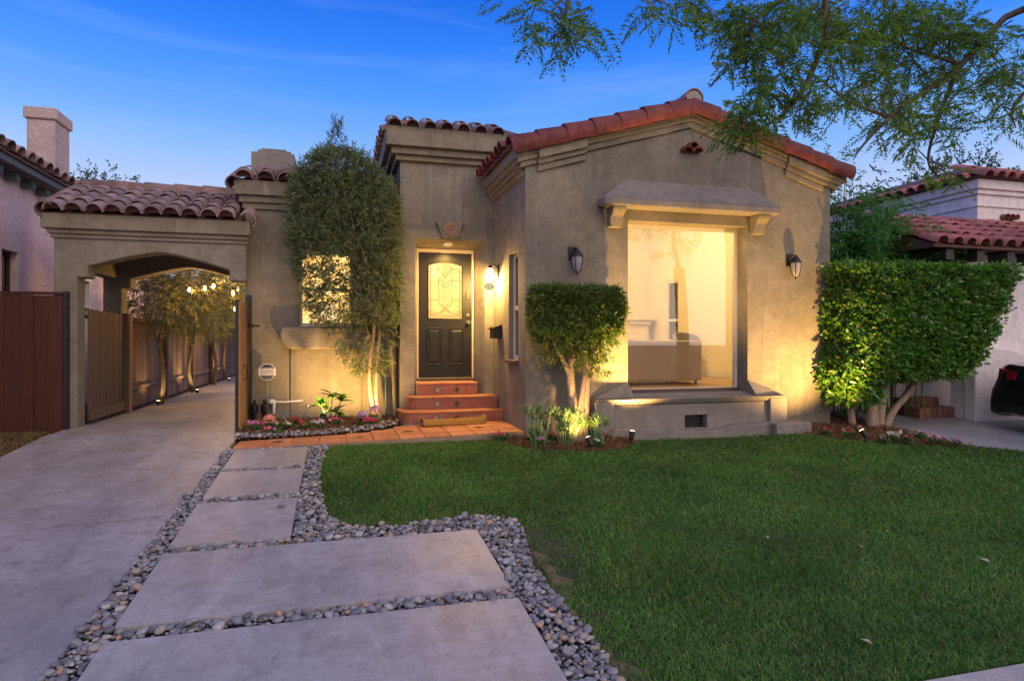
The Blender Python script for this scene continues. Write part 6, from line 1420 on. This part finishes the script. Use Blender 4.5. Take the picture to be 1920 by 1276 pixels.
# ------------------------------------------------------------------ the dark car in the neighbour's drive
car = thing('parked_car', 'black sedan parked at the right edge behind the hedge', 'car')
cblk = pmat('black_car_paint', (.008, .008, .010), None, rough=.22, coat=.6); rub = pmat('tyre_rubber', (.015, .015, .015), None, rough=.85); tail = pmat('red_tail_lens', (.28, .008, .012), None, rough=.15, coat=.5)
def loft(name, stations, sec, mat, bev=0):
    mb = MB(); m = None
    for y, prm in stations:
        s = sec(*prm); m = len(s); mb.v += [(x, y, z) for x, z in s]
    for i in range(len(stations) - 1):
        for k in range(m): mb.f.append((i * m + k, i * m + (k + 1) % m, (i + 1) * m + (k + 1) % m, (i + 1) * m + k))
    mb.f += [tuple(range(m)), tuple(range((len(stations) - 1) * m, len(stations) * m))[::-1]]
    me = mesh_of(name, mb); smooth(me, 45); return put(name, me, mat, car)
def bsec(w, zb, zt): # half section mirrored
    h = [(w * .80, zb), (w * .97, zb + .06), (w, (zb + zt) * .5), (w * .985, zt - .14), (w * .90, zt - .03), (w * .5, zt + .01)]; return h + [(-x, z) for x, z in h[::-1]]
loft('body', [(-2.22, (.55, .30, .58)), (-2.12, (.76, .22, .68)), (-1.9, (.83, .20, .74)), (-1.3, (.86, .19, .82)), (-.9, (.875, .19, .88)), (0, (.88, .19, .91)), (1.0, (.88, .19, .95)), (1.6, (.87, .20, .99)), (1.98, (.85, .22, 1.0)), (2.08, (.83, .24, .96)), (2.14, (.82, .20, .80)), (2.19, (.81, .18, .70)), (2.20, (.80, .17, .60)), (2.17, (.78, .17, .50)), (2.10, (.74, .17, .40))], bsec, cblk)
def gsec(w0, z0, w1, z1):
    h = [(w0, z0), (w1 * .98, z1 - .08), (w1 * .85, z1), (w1 * .4, z1 + .02)]; return h + [(-x, z) for x, z in h[::-1]]
loft('cabin', [(-.95, (.74, .86, .70, .87)), (-.2, (.76, .88, .62, 1.38)), (.3, (.77, .90, .63, 1.43)), (.9, (.77, .92, .62, 1.40)), (1.75, (.72, .97, .68, .99))], gsec, pmat('car_window_glass', (.01, .012, .014), None, rough=.06, spec=.8))
for y in (-1.38, 1.32):
    for sx in (-1, 1):
        w = put('wheel', mesh_of('wheel', MB().lathe([(.18, -.10), (.30, -.105), (.325, -.08), (.325, .08), (.30, .105), (.18, .10)], (0, 0, 0), 24).xf(Matrix.Translation((sx * .79, y, .325)) @ Matrix.Rotation(R(90), 4, 'Y'))), rub, car)
        put('rim', mesh_of('rim', MB().lathe([(.175, -.09), (.17, -.105 * 1), (.05, -.09), (.05, .09), (.17, .105), (.175, .09)], (0, 0, 0), 20).xf(Matrix.Translation((sx * .79, y, .325)) @ Matrix.Rotation(R(90), 4, 'Y'))), 'steel', w)
for sx in (-1, 1):
    put('tail_light', mesh_of('tail_light', MB().add([(sx * .60, 2.17, .74), (sx * .82, 2.10, .73), (sx * .868, 1.82, .76), (sx * .868, 1.80, .87), (sx * .81, 2.09, .90), (sx * .60, 2.15, .90), (sx * .6, 2.1, .74), (sx * .8, 1.9, .73), (sx * .8, 1.8, .76), (sx * .8, 1.8, .87), (sx * .78, 1.95, .9), (sx * .6, 2.05, .9)], [(0, 1, 4, 5), (1, 2, 3, 4), (6, 11, 10, 7), (7, 10, 9, 8), (0, 6, 7, 1), (1, 7, 8, 2), (5, 4, 10, 11), (4, 3, 9, 10), (2, 8, 9, 3), (0, 5, 11, 6)])), tail, car)
    put('headlight', mesh_of('headlight', MB().lathe([(.10, 0), (.08, -.03)], (0, 0, 0), 14, 1, .6).xf(Matrix.Translation((sx * .62, -2.14, .58)) @ Matrix.Rotation(R(-90), 4, 'X'))), 'lamp_white', car)
put('bumper', mesh_of('bumper', MB().prism([(-.80, 2.12), (-.6, 2.235), (.6, 2.235), (.80, 2.12)], 'z', .36, .56), .02), cblk, car)
put('number_plate', mesh_of('number_plate', MB().box(-.15, .15, 2.19, 2.20, .62, .76)), 'white_plastic', car)
put('mirror', mesh_of('mirror', MB().box(-1.0, -.86, -.62, -.50, .93, 1.05), .02), cblk, car); put('mirror', mesh_of('mirror', MB().box(.86, 1.0, -.62, -.50, .93, 1.05), .02), cblk, car)
car.rotation_euler = (math.atan(GS), 0, 0); car.location = (10.40, 5.35, gz(5.35) - .005)

# ------------------------------------------------------------------ the other side of the street, mirrored in the picture window
oh = thing('opposite_house', 'plain gabled house across the street, mirrored in the picture window', 'house', (4, -24, gzs(0)))
zb_ = gzs(0) - .1
build('wall', MB().prism([(-2, zb_), (11, zb_), (11, 2.9), (4.5, 5.2), (-2, 2.9)], 'y', -30, -24), 'white_st', oh)
build('roof', MB().prism([(-2.6, 2.75), (4.5, 5.25), (11.6, 2.75), (11.6, 2.95), (4.5, 5.5), (-2.6, 2.95)], 'y', -30.4, -23.4), 'deck', oh)
for x in (.2, 6.6): w = build('window', MB().box(x, x + 1.8, -24.02, -23.96, .9, 2.2), 'white_paint', oh); build('pane', MB().box(x + .08, x + 1.72, -23.958, -23.95, .98, 2.12), 'dark_glass', w)
build('door', MB().box(3.9, 4.9, -24.02, -23.95, zb_ + .1, 2.0), 'wood_gate', oh)
mass('street_tree', 'round tree across the street, left of the mirrored house', 'tree', (-3.5, -17, 4.2), (2.6, 2.2, 2.2), 900, 'leaf_far', .16, .07, True, gzs(0))
mass('street_tree', 'tall tree across the street, right of the mirrored house', 'tree', (12.5, -16.5, 4.8), (2.4, 2.2, 2.8), 900, 'leaf_far', .16, .07, True, gzs(0))

for o in bpy.data.objects:
    if o.parent and o.name.split('.')[0] in ('crown', 'twigs', 'twig', 'foliage', 'culms', 'bloom'): o['kind'] = 'stuff'
